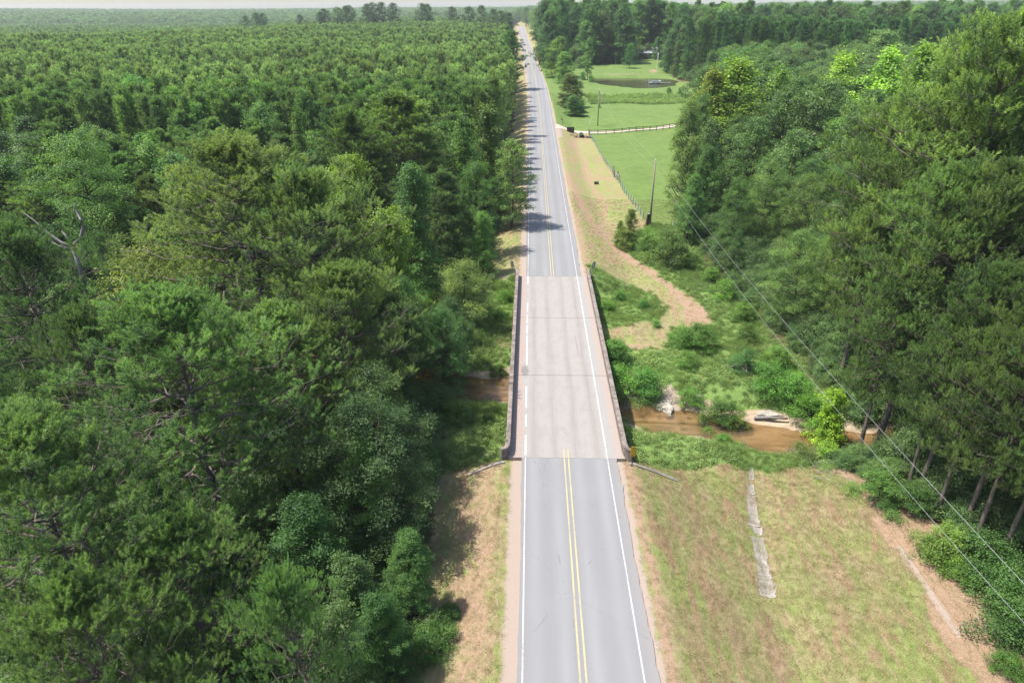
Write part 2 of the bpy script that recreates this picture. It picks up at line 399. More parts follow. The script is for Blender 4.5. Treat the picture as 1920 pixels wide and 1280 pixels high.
# pale gravel / bare sand at the road edge
grav = np.exp(-((np.maximum(abs(x-Cx(y)), 4.1)-4.1)/.55)**2)*(y < 900)*.95
grav = np.maximum(grav, np.exp(-(dist_poly(x, y, np.array([(23.4, 38.2), (23.5, 34), (23.4, 30.6)]))/.28)**2)*.9)
grav = np.maximum(grav, np.exp(-(dist_poly(x, y, np.array([(5, 213.5), (5.2, 206), (5, 196)]))/1.0)**2)*.9)
grav = np.maximum(grav, np.exp(-(((x-11.4)/.9)**2+((y-60.6)/2.2)**2))*1.1)
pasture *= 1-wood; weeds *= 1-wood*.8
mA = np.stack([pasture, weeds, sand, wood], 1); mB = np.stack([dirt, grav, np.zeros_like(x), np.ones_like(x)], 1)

def verge(g):
    P = g.pos(); big = g.noise(.16, 5, .65, P); mid = g.noise(.8, 6, .7, P); fine = g.noise(7, 5, .75, P); vf = g.noise(22, 3, .8, P)
    stripe = g.noise(.9, 5, .65, g.pos((1, .13, 1)))
    sw1 = g.noise(.55, 5, .7, g.pos((1, .22, 1)), 1.5); sw2 = g.noise(1.7, 6, .75, g.pos((1, .3, 1)))
    base = g.mix(g.rng(stripe, .36, .62), (.27, .2, .12), (.185, .22, .07))
    base = g.mix(g.rng(big, .46, .58, 0, .8), base, (.19, .25, .06))
    base = g.mix(g.rng(sw1, .49, .6, 0, .85), base, (.29, .175, .12))
    base = g.mix(g.rng(sw2, .5, .64, 0, .6), base, (.34, .26, .17))
    base = g.mix(g.rng(mid, .5, .66, 0, .4), base, (.19, .24, .065))
    base = g.mix(g.rng(fine, .35, .75, 0, .5), base, (.28, .235, .14))
    base = g.mix(g.rng(vf, .5, .74, 0, .5), base, (.13, .14, .055))
    return base

def groundmat():
    m_, n, p = new_mat('ground_cover'); g = NG(n)
    A = g.node('ShaderNodeSeparateColor'); g.L(g.attr('coverA'), A.inputs[0]); wd = g.attr('coverA', 'Alpha')
    B = g.node('ShaderNodeSeparateColor'); g.L(g.attr('coverB'), B.inputs[0])
    P = g.pos()
    big = g.noise(.16, 5, .65, P); mid = g.noise(.8, 6, .7, P); fine = g.noise(7, 5, .75, P); stripe = g.noise(.9, 5, .65, g.pos((1, .13, 1)))
    vf = g.noise(22, 3, .8, P)
    nz = g.math('ADD', g.math('MULTIPLY', mid, .6), g.math('MULTIPLY', fine, .4))
    def mk(v, a=.35, b=.65, amp=.75):
        k = g.math('ADD', v, g.rng(nz, .3, .7, -amp/2, amp/2)); return g.rng(k, a, b)
    # mown verge: green, straw and rusty clippings
    base = verge(g)
    past = g.mix(g.rng(mid, .35, .65), (.085, .145, .036), (.13, .19, .05)); past = g.mix(g.rng(fine, .4, .75, 0, .5), past, (.18, .22, .075))
    past = g.mix(g.rng(big, .5, .66, 0, .5), past, (.075, .125, .03))
    c = g.mix(mk(A.outputs[0], .35, .65, .5), base, past)
    wc = g.mix(g.rng(fine, .3, .7), (.09, .15, .04), (.17, .25, .07)); wc = g.mix(g.rng(mid, .54, .66, 0, .5), wc, (.22, .18, .1))
    c = g.mix(mk(A.outputs[1], .35, .65, .4), c, wc)
    dc_ = g.mix(g.rng(fine, .3, .7), (.235, .145, .095), (.36, .26, .18)); dc_ = g.mix(g.rng(vf, .45, .7, 0, .5), dc_, (.17, .11, .07))
    c = g.mix(mk(B.outputs[0], .4, .7, 1.0), c, dc_)
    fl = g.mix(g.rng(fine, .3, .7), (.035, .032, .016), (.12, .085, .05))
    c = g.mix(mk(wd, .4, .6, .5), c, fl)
    sd_ = g.mix(g.rng(g.noise(1.3, 5, .7, g.pos((.35, 1, 1))), .35, .65), (.27, .205, .14), (.41, .33, .235)); sd_ = g.mix(g.rng(vf, .45, .7, 0, .4), sd_, (.28, .2, .14))
    c = g.mix(mk(A.outputs[2], .4, .6, .35), c, sd_)
    gv = g.mix(g.rng(vf, .3, .7), (.24, .185, .145), (.38, .31, .26))
    c = g.mix(mk(B.outputs[1], .4, .62, .6), c, gv)
    g.L(c, p.inputs['Base Color']); p.inputs['Roughness'].default_value = .95; p.inputs['Specular IOR Level'].default_value = .1
    hgt = g.math('ADD', g.math('MULTIPLY', fine, .7), g.math('MULTIPLY', vf, .5)); g.bump(hgt, .8, .06, p)
    return m_
M['ground'] = groundmat()
def bladesmat():
    m_, n, p = new_mat('mown_blades'); g = NG(n)
    c = g.mix(.8, g.mix(g.attr('tint', 'Fac'), (.19, .23, .07), (.4, .32, .19)), verge(g))
    c = g.mix(1., c, (1.2, 1.22, 1.15), 'MULTIPLY'); g.L(c, p.inputs['Base Color']); p.inputs['Roughness'].default_value = .8
    tr = g.node('ShaderNodeBsdfTranslucent'); g.L(c, tr.inputs[0]); mx = g.node('ShaderNodeMixShader'); mx.inputs[0].default_value = .35
    g.L(p.outputs[0], mx.inputs[1]); g.L(tr.outputs[0], mx.inputs[2]); g.L(mx.outputs[0], n.nodes['Material Output'].inputs[0]); return m_
M['grass'] = bladesmat()
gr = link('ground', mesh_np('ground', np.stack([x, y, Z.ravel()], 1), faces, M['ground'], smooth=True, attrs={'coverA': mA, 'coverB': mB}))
tag(gr, kind='structure')
def strip(name, ys_, xl, xr, dz, mat, kind='structure', skirt=0, zf=None):
    ys_ = np.asarray(ys_, float); xl = np.broadcast_to(xl, ys_.shape); xr = np.broadcast_to(xr, ys_.shape)
    z = (zf(ys_) if zf else Rz(ys_))+dz; cx = Cx(ys_); n = len(ys_)
    v = np.vstack([np.c_[cx+xl, ys_, z], np.c_[cx+xr, ys_, z]]); k = np.arange(n-1)
    f = [np.stack([k, k+n, k+n+1, k+1], 1)]
    if skirt:
        v = np.vstack([v, v-[0, 0, skirt]]); f += [np.stack([k, k+1, k+1+2*n, k+2*n], 1), np.stack([k+n, k+3*n, k+3*n+1, k+n+1], 1)]
        a, b = 0, n-1
        f += [np.array([[a, a+2*n, a+3*n, a+n], [b, b+n, b+3*n, b+2*n]])]
    o = link(name, mesh_np(name, v, f, mat)); return tag(o, kind=kind)
yy1 = np.append(np.arange(-60, 45.7, .3), 45.8)
yy2 = np.concatenate([np.arange(87.5, 150, .3), np.arange(150, 250, .8), np.arange(250, 955, 6.)])
for k_, yy in enumerate((yy1, yy2)):
    jag = .04*np.sin(yy*.31+1)+.05*np.sin(yy*.13)+np.convolve(rng.normal(size=len(yy)), np.ones(5)/5, 'same')*.09+.02*rng.normal(size=len(yy))
    strip('road', yy, -3.62-.5*jag, 4.0+jag+.15*ss(60, 25, yy), 0, M['asphalt'], skirt=.2)
def lines(name, yy, xc, wd_, mat, dz=.006): return strip(name, yy, xc-wd_/2, xc+wd_/2, dz, mat)
for yy in (yy1, yy2):
    lines('edge_line_marking', yy, -3.33, .09, M['pwhite']); lines('edge_line_marking', yy, 3.33, .09, M['pwhite'])
    lines('centre_line_marking', yy, -.17, .11, M['pyellow']); lines('centre_line_marking', yy, .17, .11, M['pyellow'])

# ------------------------------------------------------------------ bridge
br = empty('road_bridge', (0, 66.6, 0), 'pale concrete slab bridge carrying the road over the sandy creek', 'bridge')
def bpart(mb, name, mat, par=br, **k):
    o = mb.build(name, mat, par, **k); o.matrix_parent_inverse = Matrix.Translation((0, -66.6, 0)); return o
joints = [45.8, 59.7, 73.7, 87.5]
for a, b in zip(joints[:-1], joints[1:]):
    bpart(MB().box((0, (a+b)/2, -.33), (9.6, b-a-.05, .66)), 'deck_slab', M['deck'], bevel=.012)
bpart(MB().box((0, 66.65, -.4), (9.5, 41.6, .4)), 'joint_filler', M['black'])
def parapet(s):
    xi, th_ = 4.62, .3
    inner = [(xi+.62, 45.6), (xi+.3, 45.75), (xi+.08, 46.1), (xi, 46.7), (xi, 86.9), (xi+.06, 87.4), (xi+.2, 87.75), (xi+.4, 87.9)]
    outer = [(a+(th_ if 1 < i < 6 else .12), b+(-.28 if i >= 6 else .28 if i <= 1 else 0)) for i, (a, b) in enumerate(inner)]
    def sweep(off, z0, z1):
        p_i = [(s*(a-off), b) for a, b in inner]; p_o = [(s*(a+off), b) for a, b in outer]
        n = len(p_i); v = []
        for z in (z0, z1): v += [(a, b, z) for a, b in p_i]+[(a, b, z) for a, b in p_o]
        f = []
        for k in range(n-1):
            f += [[2*n+k, 2*n+k+1, 3*n+k+1, 3*n+k], [k, n+k, n+k+1, k+1], [k, k+1, 2*n+k+1, 2*n+k], [n+k, 3*n+k, 3*n+k+1, n+k+1]]
        f += [[0, 2*n, 3*n, n], [n-1, 2*n-1, 4*n-1, 3*n-1]]
        return MB().add(v, f)
    bpart(sweep(0, -.62, .82), 'parapet', M['parapet'])
    bpart(sweep(.04, .822, .93), 'parapet_coping', M['parapet'], bevel=.015)
parapet(-1); parapet(1)
for y_ in joints[1:-1]:
    mb = MB().box((0, y_, -1.0), (9.4, .8, .62)); bpart(mb, 'pier_cap', M['conc'], bevel=.03)
    for x_ in (-3.6, -1.2, 1.2, 3.6): bpart(MB().box((x_, y_, -3.6), (.42, .42, 4.6)), 'pier_pile', M['conc'], bevel=.03)
for y_, sg in ((45.5, -1), (87.8, 1)):
    bpart(MB().box((0, y_, -1.6), (9.4, .55, 1.85)), 'abutment', M['conc'])
# curving wing walls, top following the fill slope
def wing(s, y0, sg, L):
    t = np.linspace(0, 1, 9); px_ = s*(5.0+t*L); py_ = y0+sg*(.1+.55*t**1.6); top = .02-.34*np.maximum(0, np.abs(px_)-5.3)
    v = []
    for a, b, z in zip(px_, py_, top):
        v += [(a, b-.14, -3.2), (a, b+.14, -3.2), (a, b+.14, z), (a, b-.14, z)]
    f = []
    for k in range(8):
        o = 4*k
        for e in range(4): f.append([o+e, o+(e+1) % 4, o+4+(e+1) % 4, o+4+e])
    f += [[0, 3, 2, 1], [32, 33, 34, 35]]
    bpart(MB().add(v, f), 'wing_wall', M['conc'])
wing(-1, 45.3, -1, 2.9); wing(1, 45.3, -1, 3.9); wing(-1, 87.9, 1, 2.6); wing(1, 87.9, 1, 2.6)
yb = np.arange(45.8, 87.51, .6); yb[-1] = 87.5
bl = lines('edge_line_marking', yb, 3.33, .13, M['pwhite'], .008)
for a, b in ((46.2, 49), (50.4, 52.3), (53.5, 57.4), (61.8, 68.8), (69.3, 71.5), (72.2, 74.5), (75.3, 78), (84.5, 87.4)):
    lines('edge_line_marking', np.linspace(a, b, 8), -3.33, .1, M['pwhite_worn'], .008)
for xx in (-.17, .17): lines('centre_line_marking', np.linspace(45.85, 47.0, 4), xx, .11, M['pyellow'], .008)

# ------------------------------------------------------------------ water
def watermat(name, murk, tint, dens):
    m_, n, p = new_mat(name); g = NG(n)
    st = g.noise(.7, 6, .6, g.pos((.25, 1, 1)), 1.2)
    c = g.mix(g.rng(st, .38, .62), tuple(q*.6 for q in murk), tuple(q*2.4 for q in murk))
    df = g.node('ShaderNodeBsdfDiffuse'); g.L(c, df.inputs[0])
    tr = g.node('ShaderNodeBsdfTransparent'); tr.inputs[0].default_value = (*tint, 1)
    m1 = g.node('ShaderNodeMixShader'); m1.inputs[0].default_value = dens; g.L(tr.outputs[0], m1.inputs[1]); g.L(df.outputs[0], m1.inputs[2])
    gl = g.node('ShaderNodeBsdfGlossy'); gl.inputs['Roughness'].default_value = .06
    b = g.node('ShaderNodeBump'); b.inputs['Strength'].default_value = .25; b.inputs['Distance'].default_value = .04
    g.L(g.noise(5, 4, .6, g.pos((.6, 1, 1))), b.inputs['Height']); g.L(b.outputs[0], gl.inputs['Normal'])
    fr = g.node('ShaderNodeFresnel'); fr.inputs[0].default_value = 1.33; g.L(b.outputs[0], fr.inputs['Normal'])
    m2 = g.node('ShaderNodeMixShader'); g.L(fr.outputs[0], m2.inputs[0]); g.L(m1.outputs[0], m2.inputs[1]); g.L(gl.outputs[0], m2.inputs[2])
    g.L(m2.outputs[0], n.nodes['Material Output'].inputs[0]); return m_
M['creek'] = watermat('brown_creek_water', (.13, .09, .05), (.84, .72, .52), .3)
M['pond'] = watermat('murky_pond_reflected_green', (.05, .055, .025), (.4, .35, .2), .9)  # dark murk, its colour greened to stand for the reflected grass
# creek ribbon sheet (banks hide its edges)
Cc = CREEK[1:-1]; t = np.gradient(Cc, axis=0); t /= np.linalg.norm(t, axis=1)[:, None]; nn = np.c_[-t[:, 1], t[:, 0]]
v = np.vstack([np.c_[Cc+nn*3.4, np.full(len(Cc), -4.02)], np.c_[Cc-nn*3.4, np.full(len(Cc), -4.02)]]); k = np.arange(len(Cc)-1); n_ = len(Cc)
tag(link('creek_water', mesh_np('creek_water', v, np.stack([k+n_, k+n_+1, k+1, k], 1), M['creek'])), kind='structure')
pp = np.array(POND, float); pc = pp.mean(0); pv = np.c_[pc+(pp-pc)*1.12, np.full(len(pp), 1.62)]; pv = np.vstack([pv, [*pc, 1.62]])
k = np.arange(len(pp)); tag(link('pond_water', mesh_np('pond_water', pv, np.stack([k, (k+1) % len(pp), np.full(len(pp), len(pp))], 1), M['pond'])), kind='structure')

# driveway sheet
M['drive'] = plain('pale_gravel', (.42, .35, .28), .95, .2, 2, .02)
def pathsheet(name, P, wd_, mat, dz=.05, label=None):
    P = np.array(P, float); s = np.r_[0, np.cumsum(np.hypot(*np.diff(P, axis=0).T))]; u = np.arange(0, s[-1], .8)
    Q = np.c_[np.interp(u, s, P[:, 0]), np.interp(u, s, P[:, 1])]; W = np.interp(u, s, wd_) if np.ndim(wd_) else np.full(len(u), wd_)
    for _ in range(4): Q[1:-1] = (Q[:-2]+Q[1:-1]*2+Q[2:])/4
    t = np.gradient(Q, axis=0); t /= np.linalg.norm(t, axis=1)[:, None]; nn = np.c_[-t[:, 1], t[:, 0]]
    W = W*(1+.06*np.sin(u*1.3)); rows = []
    for e in (-1, -.5, 0, .5, 1):
        q_ = Q+nn*(W/2*e)[:, None]; rows.append(np.c_[q_, H(q_[:, 0], q_[:, 1])+dz])
    n = len(u); v = np.vstack(rows); f = []
    for r_ in range(4):
        k = np.arange(n-1)+r_*n; f.append(np.stack([k+n, k+n+1, k+1, k][::-1], 1))
    return link(name, mesh_np(name, v, f, mat))
tag(pathsheet('driveway', [(4.4, 213), (8, 212.8), (14.5, 211.8), (23.5, 212.8), (33.8, 217.6), (43.2, 222.9), (60, 233)], [7, 3.6, 3, 3, 3, 3, 3], M['drive']), kind='structure')
tag(pathsheet('yard_driveway', [(27, 408), (38, 405), (47, 407)], 3.2, M['drive'], .08), kind='structure')
tag(pathsheet('yard_driveway', [(-1.5, 420), (10, 430), (24, 452)], 4, M['drive'], .08), kind='structure')

# ------------------------------------------------------------------ plant shapes
def unit(v): return v/(np.linalg.norm(v, axis=-1, keepdims=True)+1e-9)
def rvec(n): return unit(rng.normal(size=(n, 3)))
def perp(d):
    r = rvec(len(d)); return unit(r-d*(r*d).sum(1)[:, None])

def foliage(name, P, T, B, L, W, tint, mat):
    """diamond leaves: base point, axis, side, length, width"""
    n = len(P); L = np.broadcast_to(L, n)[:, None]; W = np.broadcast_to(W, n)[:, None]
    nrm = np.cross(T, B)
    v = np.stack([P, P+T*L*.5+B*W*.5+nrm*W*.12, P+T*L, P+T*L*.5-B*W*.5+nrm*W*.12], 1).reshape(-1, 3)
    f = np.arange(4*n).reshape(-1, 4)
    return mesh_np(name, v, f, mat, attrs={'tint': np.repeat(tint, 4)})
def needles(name, P, D, n, L, W, tint, mat, SL=1.05):
    """P,D: tuft position and direction; n needles each"""
    k = len(P); P = np.repeat(P, n, 0); D = np.repeat(D, n, 0); s = rng.random(k*n)[:, None]; t = np.repeat(tint, n)+rng.normal(size=k*n)*.1+(s[:, 0]-.55)*.55; a = np.radians(18+60*(1-s)+rng.normal(size=s.shape)*12)
    d = unit(D*np.cos(a)+perp(D)*np.sin(a)); d[:, 2] -= .06; d = unit(d)
    p0 = P+D*(s*L*SL); LL = L*(.8+.35*rng.random((k*n, 1)))
    b = perp(d)
    v = np.stack([p0+b*W/2, p0-b*W/2, p0+d*LL], 1).reshape(-1, 3)
    return mesh_np(name, v, np.arange(3*k*n).reshape(-1, 3), mat, attrs={'tint': np.repeat(np.clip(t, 0, 1), 3)})

def pine(h, R, base, nb, nsub, ntuft, nneed, L, W, shape='round', trunk_r=.28, lean=.4, pr_=.3, SL=1.05):
    mb = MB(); ph = rng.random()*6
    def axis(z): return np.array([lean*math.sin(z/h*2.2+ph), lean*math.cos(z/h*1.7+ph), z])
    tp = np.array([axis(z) for z in np.linspace(-.6, h-.3, 12)]); mb.tube(tp, trunk_r*(1-np.linspace(0, 1, 12)*.88), 7)
    Ps, Ds, Ts = [], [], []
    for i in range(nb):
        t = ((i+rng.random()*.9)/nb)**.85; z = h*(base+(1-base)*t*.985)
        if shape == 'round': pr = (.62+.6*math.sin(min(1, t*1.25)*math.pi*.62))*(1-t**3.2)+.16
        elif shape == 'flat': pr = (.55+.6*t)*(1-t**6)+.3
        else: pr = (1-t)**.75*.95+.1
        L_ = R*pr*(.62+.5*rng.random()); az = i*2.4+rng.normal()*.35
        el = math.radians(-8+62*t**1.4+rng.normal()*9)
        o = axis(z); hd = np.array([math.cos(az), math.sin(az), 0])
        u_ = np.linspace(0, 1, 6)[:, None]
        br_ = o+hd*L_*u_*math.cos(el)+np.array([0, 0, 1])*L_*(u_*math.sin(el)+.18*u_**2)
        br_[1:] += rng.normal(size=(5, 3))*.04*L_
        mb.tube(br_, np.linspace(max(.02, .016*L_), .01, 6), 4)
        tn = .5+.28*rng.normal()
        for s in range(nsub):
            u0 = .14+.86*((s+rng.random())/nsub)**.8; k = min(4, int(u0*5)); q = br_[k]+(br_[k+1]-br_[k])*(u0*5-k)
            bd = unit(br_[k+1]-br_[k]); sd_ = unit(np.cross(bd, [0, 0, 1]))*(1 if s % 2 else -1)
            sl = max(.5, L_*.34*(1.15-u0*.55))*(.6+.7*rng.random())
            dd = unit(bd*.75+sd_*.75+np.array([0, 0, .25])+rng.normal(size=3)*.2)
            e = q+dd*sl
            if nneed > 12: mb.tube(np.array([q, (q+e)/2+rng.normal(size=3)*.04, e]), [.018, .013, .008], 3)
            m_ = ntuft; od = rvec(m_)*.8+dd*.55+np.array([0, 0, .55]); od = unit(od)
            pp_ = e+od*(pr_*(.35+.65*rng.random((m_, 1))))-dd*pr_*.4
            dv = unit(od+np.array([0, 0, .8]))
            Ps.append(pp_); Ds.append(dv); Ts.append(np.full(m_, tn)+rng.normal(size=m_)*.16)
    tip = axis(h-.4)
    Ps.append(tip+rng.normal(size=(6, 3))*[.25, .25, .35]); Ds.append(unit(np.array([0, 0, 1.])+rng.normal(size=(6, 3))*.3)); Ts.append(np.full(6, .7))
    P, D, T_ = np.vstack(Ps), np.vstack(Ds), np.concatenate(Ts)
    v = np.vstack(mb.v)
    trunk = mesh_np('pine_trunk', v, [np.vstack(mb.f4), np.vstack(mb.f3)], M['pinebark'], smooth=True)
    return trunk, needles('pine_crown', P, D, nneed, L, W, T_, M['needle'], SL)

PROF = {
    'round': lambda t: math.sqrt(max(.02, 1-(2*t-.85)**2/1.35))*(1 if t < .85 else (1-t)/.15*.5+.5),
    'cone': lambda t: (1-t)**.8*.95+.08+.12*math.sin(t*9),
    'column': lambda t: (.7+.3*math.sin(t*3.1))*(1-t**3.2)+.1,
    'drape': lambda t: (.95-.3*t)*(1-t**4)+.14,
    'bush': lambda t: math.sqrt(max(.03, 1-t**2)),
}
def hard(h, R, base, nl, nsub, nleaf, L, prof='round', lobe=.27, trunk_r=.22, flat=.75, mat='leaf', asp=.62, inner=.25, droop=0, twig=True):
    mb = MB(); ph = rng.random()*6
    hz_ = lambda z: np.array([.35*math.sin(z*.25+ph), .35*math.cos(z*.2+ph), z])
    zt = h*(base+(1-base)*.8)
    tp = np.array([hz_(z) for z in np.linspace(-.5, zt, 8)]); mb.tube(tp, trunk_r*(1-np.linspace(0, 1, 8)*.82), 7)
    P_, T_, N_, G_, S_ = [], [], [], [], []
    for i in range(nl):
        t = (i+rng.random())/nl; z = h*(base+(1-base)*t*.96); az = i*2.4+rng.normal()*.5
        lr = R*lobe*(.75+.5*rng.random())
        rr = max(0, R*PROF[prof](t)*(.62+.5*rng.random())-lr*.5)
        if rng.random() < inner: rr *= .45
        o0 = hz_(z); c = o0+np.array([math.cos(az)*rr, math.sin(az)*rr, 0])
        zb = max(h*.12, z-rr*.55-.4); q0 = hz_(min(zb, zt))
        mid = (q0+c)/2+np.array([0, 0, -.08*rr])+rng.normal(size=3)*.12
        if twig: mb.tube(np.array([q0, mid, c]), [max(.03, trunk_r*.3), trunk_r*.18, .02], 4)
        tl = .5+.22*rng.normal()
        sd_ = rvec(nsub); sd_[:, 2] = np.abs(sd_[:, 2])*.9-.25; sd_ = unit(sd_)
        out = unit(np.array([math.cos(az), math.sin(az), .3]))
        sc_ = c+sd_*lr*(.35+.95*rng.random((nsub, 1)))*np.array([1, 1, .8])+out*lr*.2*rng.random()
        for s in range(nsub):
            if twig and s % 3 == 0: mb.tube(np.array([c, sc_[s]]), [.02, .008], 3)
            m_ = nleaf; g_ = rng.normal(size=(m_, 3))*lr*.26*np.array([1, 1, flat])
            od = unit(sc_[s]-c+out*.3*lr)
            p = sc_[s]+g_
            nrm = unit(od*.55+np.array([0, 0, .75])+rng.normal(size=(m_, 3))*.5)
            ax = unit(perp(nrm)+od*.35+np.array([0, 0, -droop])); ax = unit(ax-nrm*(ax*nrm).sum(1)[:, None]*.8)
            P_.append(p); T_.append(ax); N_.append(nrm)
            G_.append(tl+rng.normal()*.16+rng.normal(size=m_)*.14); S_.append(L*(.7+.6*rng.random(m_)))
    P = np.vstack(P_); T = np.vstack(T_); N = np.vstack(N_); B = unit(np.cross(N, T)); S = np.concatenate(S_)
    k = P[:, 2] > -.2; P, T, B, S = P[k], T[k], B[k], S[k]; G = np.clip(np.concatenate(G_)[k], 0, 1)
    v = np.vstack(mb.v)
    trunk = mesh_np('trunk', v, [np.vstack(mb.f4), np.vstack(mb.f3)], M['bark'], smooth=True)
    return trunk, foliage('crown', P, T, B, S, S*asp, G, M[mat])

def clump(n, r, h, L, W, mat, blades=True, lean=.5):
    """ground plant: blades or leafy stems"""
    p = rng.normal(size=(n, 3))*[r*.5, r*.5, 0]
    if blades:
        d = unit(np.c_[rng.normal(size=(n, 2))*lean, np.ones(n)]); b = perp(d); LL = L*(.5+.7*rng.random(n))[:, None]
        mid = p+d*LL*.6; tip = mid+unit(d+np.c_[rng.normal(size=(n, 2))*.6, np.full(n, -.2)])*LL*.45
        v = np.stack([p-b*W/2, p+b*W/2, mid+b*W*.35, tip, mid-b*W*.35], 1).reshape(-1, 3); o = np.arange(n)[:, None]*5
        f4 = o+np.array([[0, 1, 2, 4]]); f3 = o+np.array([[4, 2, 3]])
        return mesh_np('clump', v, [f4, f3], M[mat], attrs={'tint': np.repeat(np.clip(.5+.25*rng.normal(size=n), 0, 1), 5)})
    z = rng.random(n)**.7*h*np.exp(-(p[:, 0]**2+p[:, 1]**2)/(r*r)); p[:, 2] = z
    nrm = unit(np.array([0, 0, .9])+rng.normal(size=(n, 3))*.5); ax = perp(nrm); S = L*(.6+.7*rng.random(n))
    return foliage('clump', p, ax, np.cross(nrm, ax), S, S*W, np.clip(.5+.25*rng.normal(size=n), 0, 1), M[mat])

K = {}    # kind -> list of (height, trunk mesh, crown mesh)
def reg(kind, n, h, fn):
    K[kind] = [(h,)+fn() for _ in range(n)]
reg('pine_near', 3, 24, lambda: pine(24, 5.2, .26, 88, 9, 5, 58, .2, .034, 'round', pr_=.5, SL=2.7))
reg('pine_big', 2, 29, lambda: pine(29, 5.6, .36, 92, 10, 5, 34, .25, .05, 'round', .36, pr_=.52, SL=2.3))
reg('pine_mid', 3, 22, lambda: pine(22, 4.1, .24, 76, 10, 4, 14, .4, .085, 'round', pr_=.38))
reg('pine_crop', 4, 18, lambda: pine(18, 1.9, .3, 52, 4, 3, 11, .42, .09, 'cone', .16, .3, SL=1.4))
reg('pine_far', 3, 18, lambda: pine(18, 1.95, .35, 36, 3, 2, 9, .6, .16, 'cone', .16, .3, SL=1.5))
reg('pine_small', 2, 7, lambda: pine(7, 2.2, .08, 40, 5, 3, 20, .26, .02, 'cone', .09, .1))
reg('cedar', 1, 8, lambda: pine(8, 1.9, .1, 60, 5, 3, 9, .36, .06, 'cone', .09, .1))
reg('oak_near', 3, 18, lambda: hard(18, 4.6, .08, 84, 10, 46, .15, 'round', .23))
reg('oak_mid', 3, 18, lambda: hard(18, 5, .1, 66, 9, 20, .3, 'round', .25))
reg('oak_full', 3, 20, lambda: hard(20, 5.4, .02, 84, 9, 26, .42, 'drape', .3, twig=False))
reg('oak_far', 3, 20, lambda: hard(20, 5.6, .15, 34, 5, 12, .62, 'round', .3, twig=False))
reg('gum_near', 2, 16, lambda: hard(16, 3.1, .12, 52, 10, 34, .2, 'cone', .33))
reg('gum_mid', 3, 18, lambda: hard(18, 3.4, .12, 54, 8, 15, .34, 'cone', .32))
reg('tulip_mid', 2, 20, lambda: hard(20, 3.6, .15, 56, 9, 15, .36, 'column', .3))
reg('drape', 3, 13, lambda: hard(13, 2.9, .02, 96, 9, 44, .12, 'drape', .27, droop=.5, asp=.85))
reg('bush_near', 4, 3.2, lambda: hard(3.2, 1.9, .05, 22, 10, 34, .12, 'bush', .36, .05))
reg('bush_mid', 3, 4.5, lambda: hard(4.5, 2.5, .04, 26, 9, 22, .22, 'bush', .34, .06))
reg('sapling', 2, 6.5, lambda: hard(6.5, 1.9, .06, 34, 9, 24, .2, 'cone', .36, .07))
reg('willow', 2, 9, lambda: hard(9, 3.8, .1, 46, 11, 36, .17, 'bush', .28, .14, asp=.35, droop=.6))

used_root = {}
def tree(name, kind, x, y, h, label, cat='tree', group=None, tint=(1, 1, 1), w_=1., v_=None, z=None):
    H0, tm, cm = K[kind][v_ if v_ is not None else pyr.randrange(len(K[kind]))]
    s = h/H0; z = hz(x, y)-.05 if z is None else z
    r = empty(name, (x, y, z), label, cat, group, pyr.random()*6.28); r.scale = (s*w_, s*w_, s)
    r.rotation_euler[0] = pyr.uniform(-.03, .03); r.rotation_euler[1] = pyr.uniform(-.03, .03)
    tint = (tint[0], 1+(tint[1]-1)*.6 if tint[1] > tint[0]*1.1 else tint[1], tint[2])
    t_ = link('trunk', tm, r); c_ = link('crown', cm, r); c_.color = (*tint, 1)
    return r
OCC = []
def free(x, y, d):
    for a, b, r in OCC:
        if (x-a)**2+(y-b)**2 < ((r+d)/2)**2: return False
    return True
def put(name, kind, x, y, top, label, r=5, **k):
    """top: absolute height of the crown's tip"""
    OCC.append((x, y, r)); return tree(name, kind, x, y, top-hz(x, y), label, **k)

# ------------------------------------------------------------------ the trees that stand out, one by one
put('pine_tree', 'pine_near', -23.6, 36, 17.4, 'large bushy pine with open top showing dark limbs, nearest big pine on the left', 8, w_=1.5, tint=(1.25, 1.3, 1.15))
put('pine_tree', 'pine_near', -28.6, 59, 22.1, 'tallest broad pine in the middle of the left wood beside the olive tree', 8, w_=1.65, tint=(1.45, 1.35, 1.25))
put('pine_tree', 'pine_near', -21.6, 54, 20.1, 'broad pine leaning its right side over grey twiggy hardwood', 6, w_=1.3, tint=(1.45, 1.35, 1.25))
put('pine_tree', 'pine_near', -17.0, 47, 15.1, 'pine with a ragged crown just behind the vine column', 6, w_=1.35, tint=(1.3, 1.25, 1.1))
put('pine_tree', 'pine_near', -20.3, 42, 13.9, 'pine between the nearest big pine and the vine column', 6, w_=1.4, tint=(1.3, 1.25, 1.1))
put('pine_tree', 'pine_near', -25.1, 25, 16.3, 'low spreading pine at the left edge beneath the nearest big pine', 6, w_=1.3, tint=(1.05, 1.1, 1))
put('pine_tree', 'pine_near', -12.8, 21, 11.6, 'small bright pine top poking out of vine tangle near the bottom', 5, w_=0.75, tint=(1.15, 1.2, 1.1))
put('pine_tree', 'pine_near', -19.3, 24, 11.2, 'pine with rounded bright tufts above dark vines near the bottom left', 5, w_=1.1, tint=(1.3, 1.3, 1.1))
put('pine_tree', 'pine_near', -21.0, 19, 12.7, 'pine in the bottom left corner', 5, w_=1.0, tint=(1.3, 1.3, 1.1))
put('pine_tree', 'pine_near', -43.1, 50, 17.8, 'dark pine with bare forked limbs at the left edge beside the dead tree', 7, w_=1.2, tint=(0.8, 0.9, 0.95))
put('pine_tree', 'pine_near', -34.0, 42, 13.8, 'dark pine crown just left of the nearest big pine', 6, w_=1.0, tint=(0.9, 1, 0.95))
put('vine_covered_tree', 'drape', -14.3, 36, 8.8, 'tall column of bright vine leaves standing among the near pines', 4, w_=0.75, tint=(1.05, 1.3, 0.9))
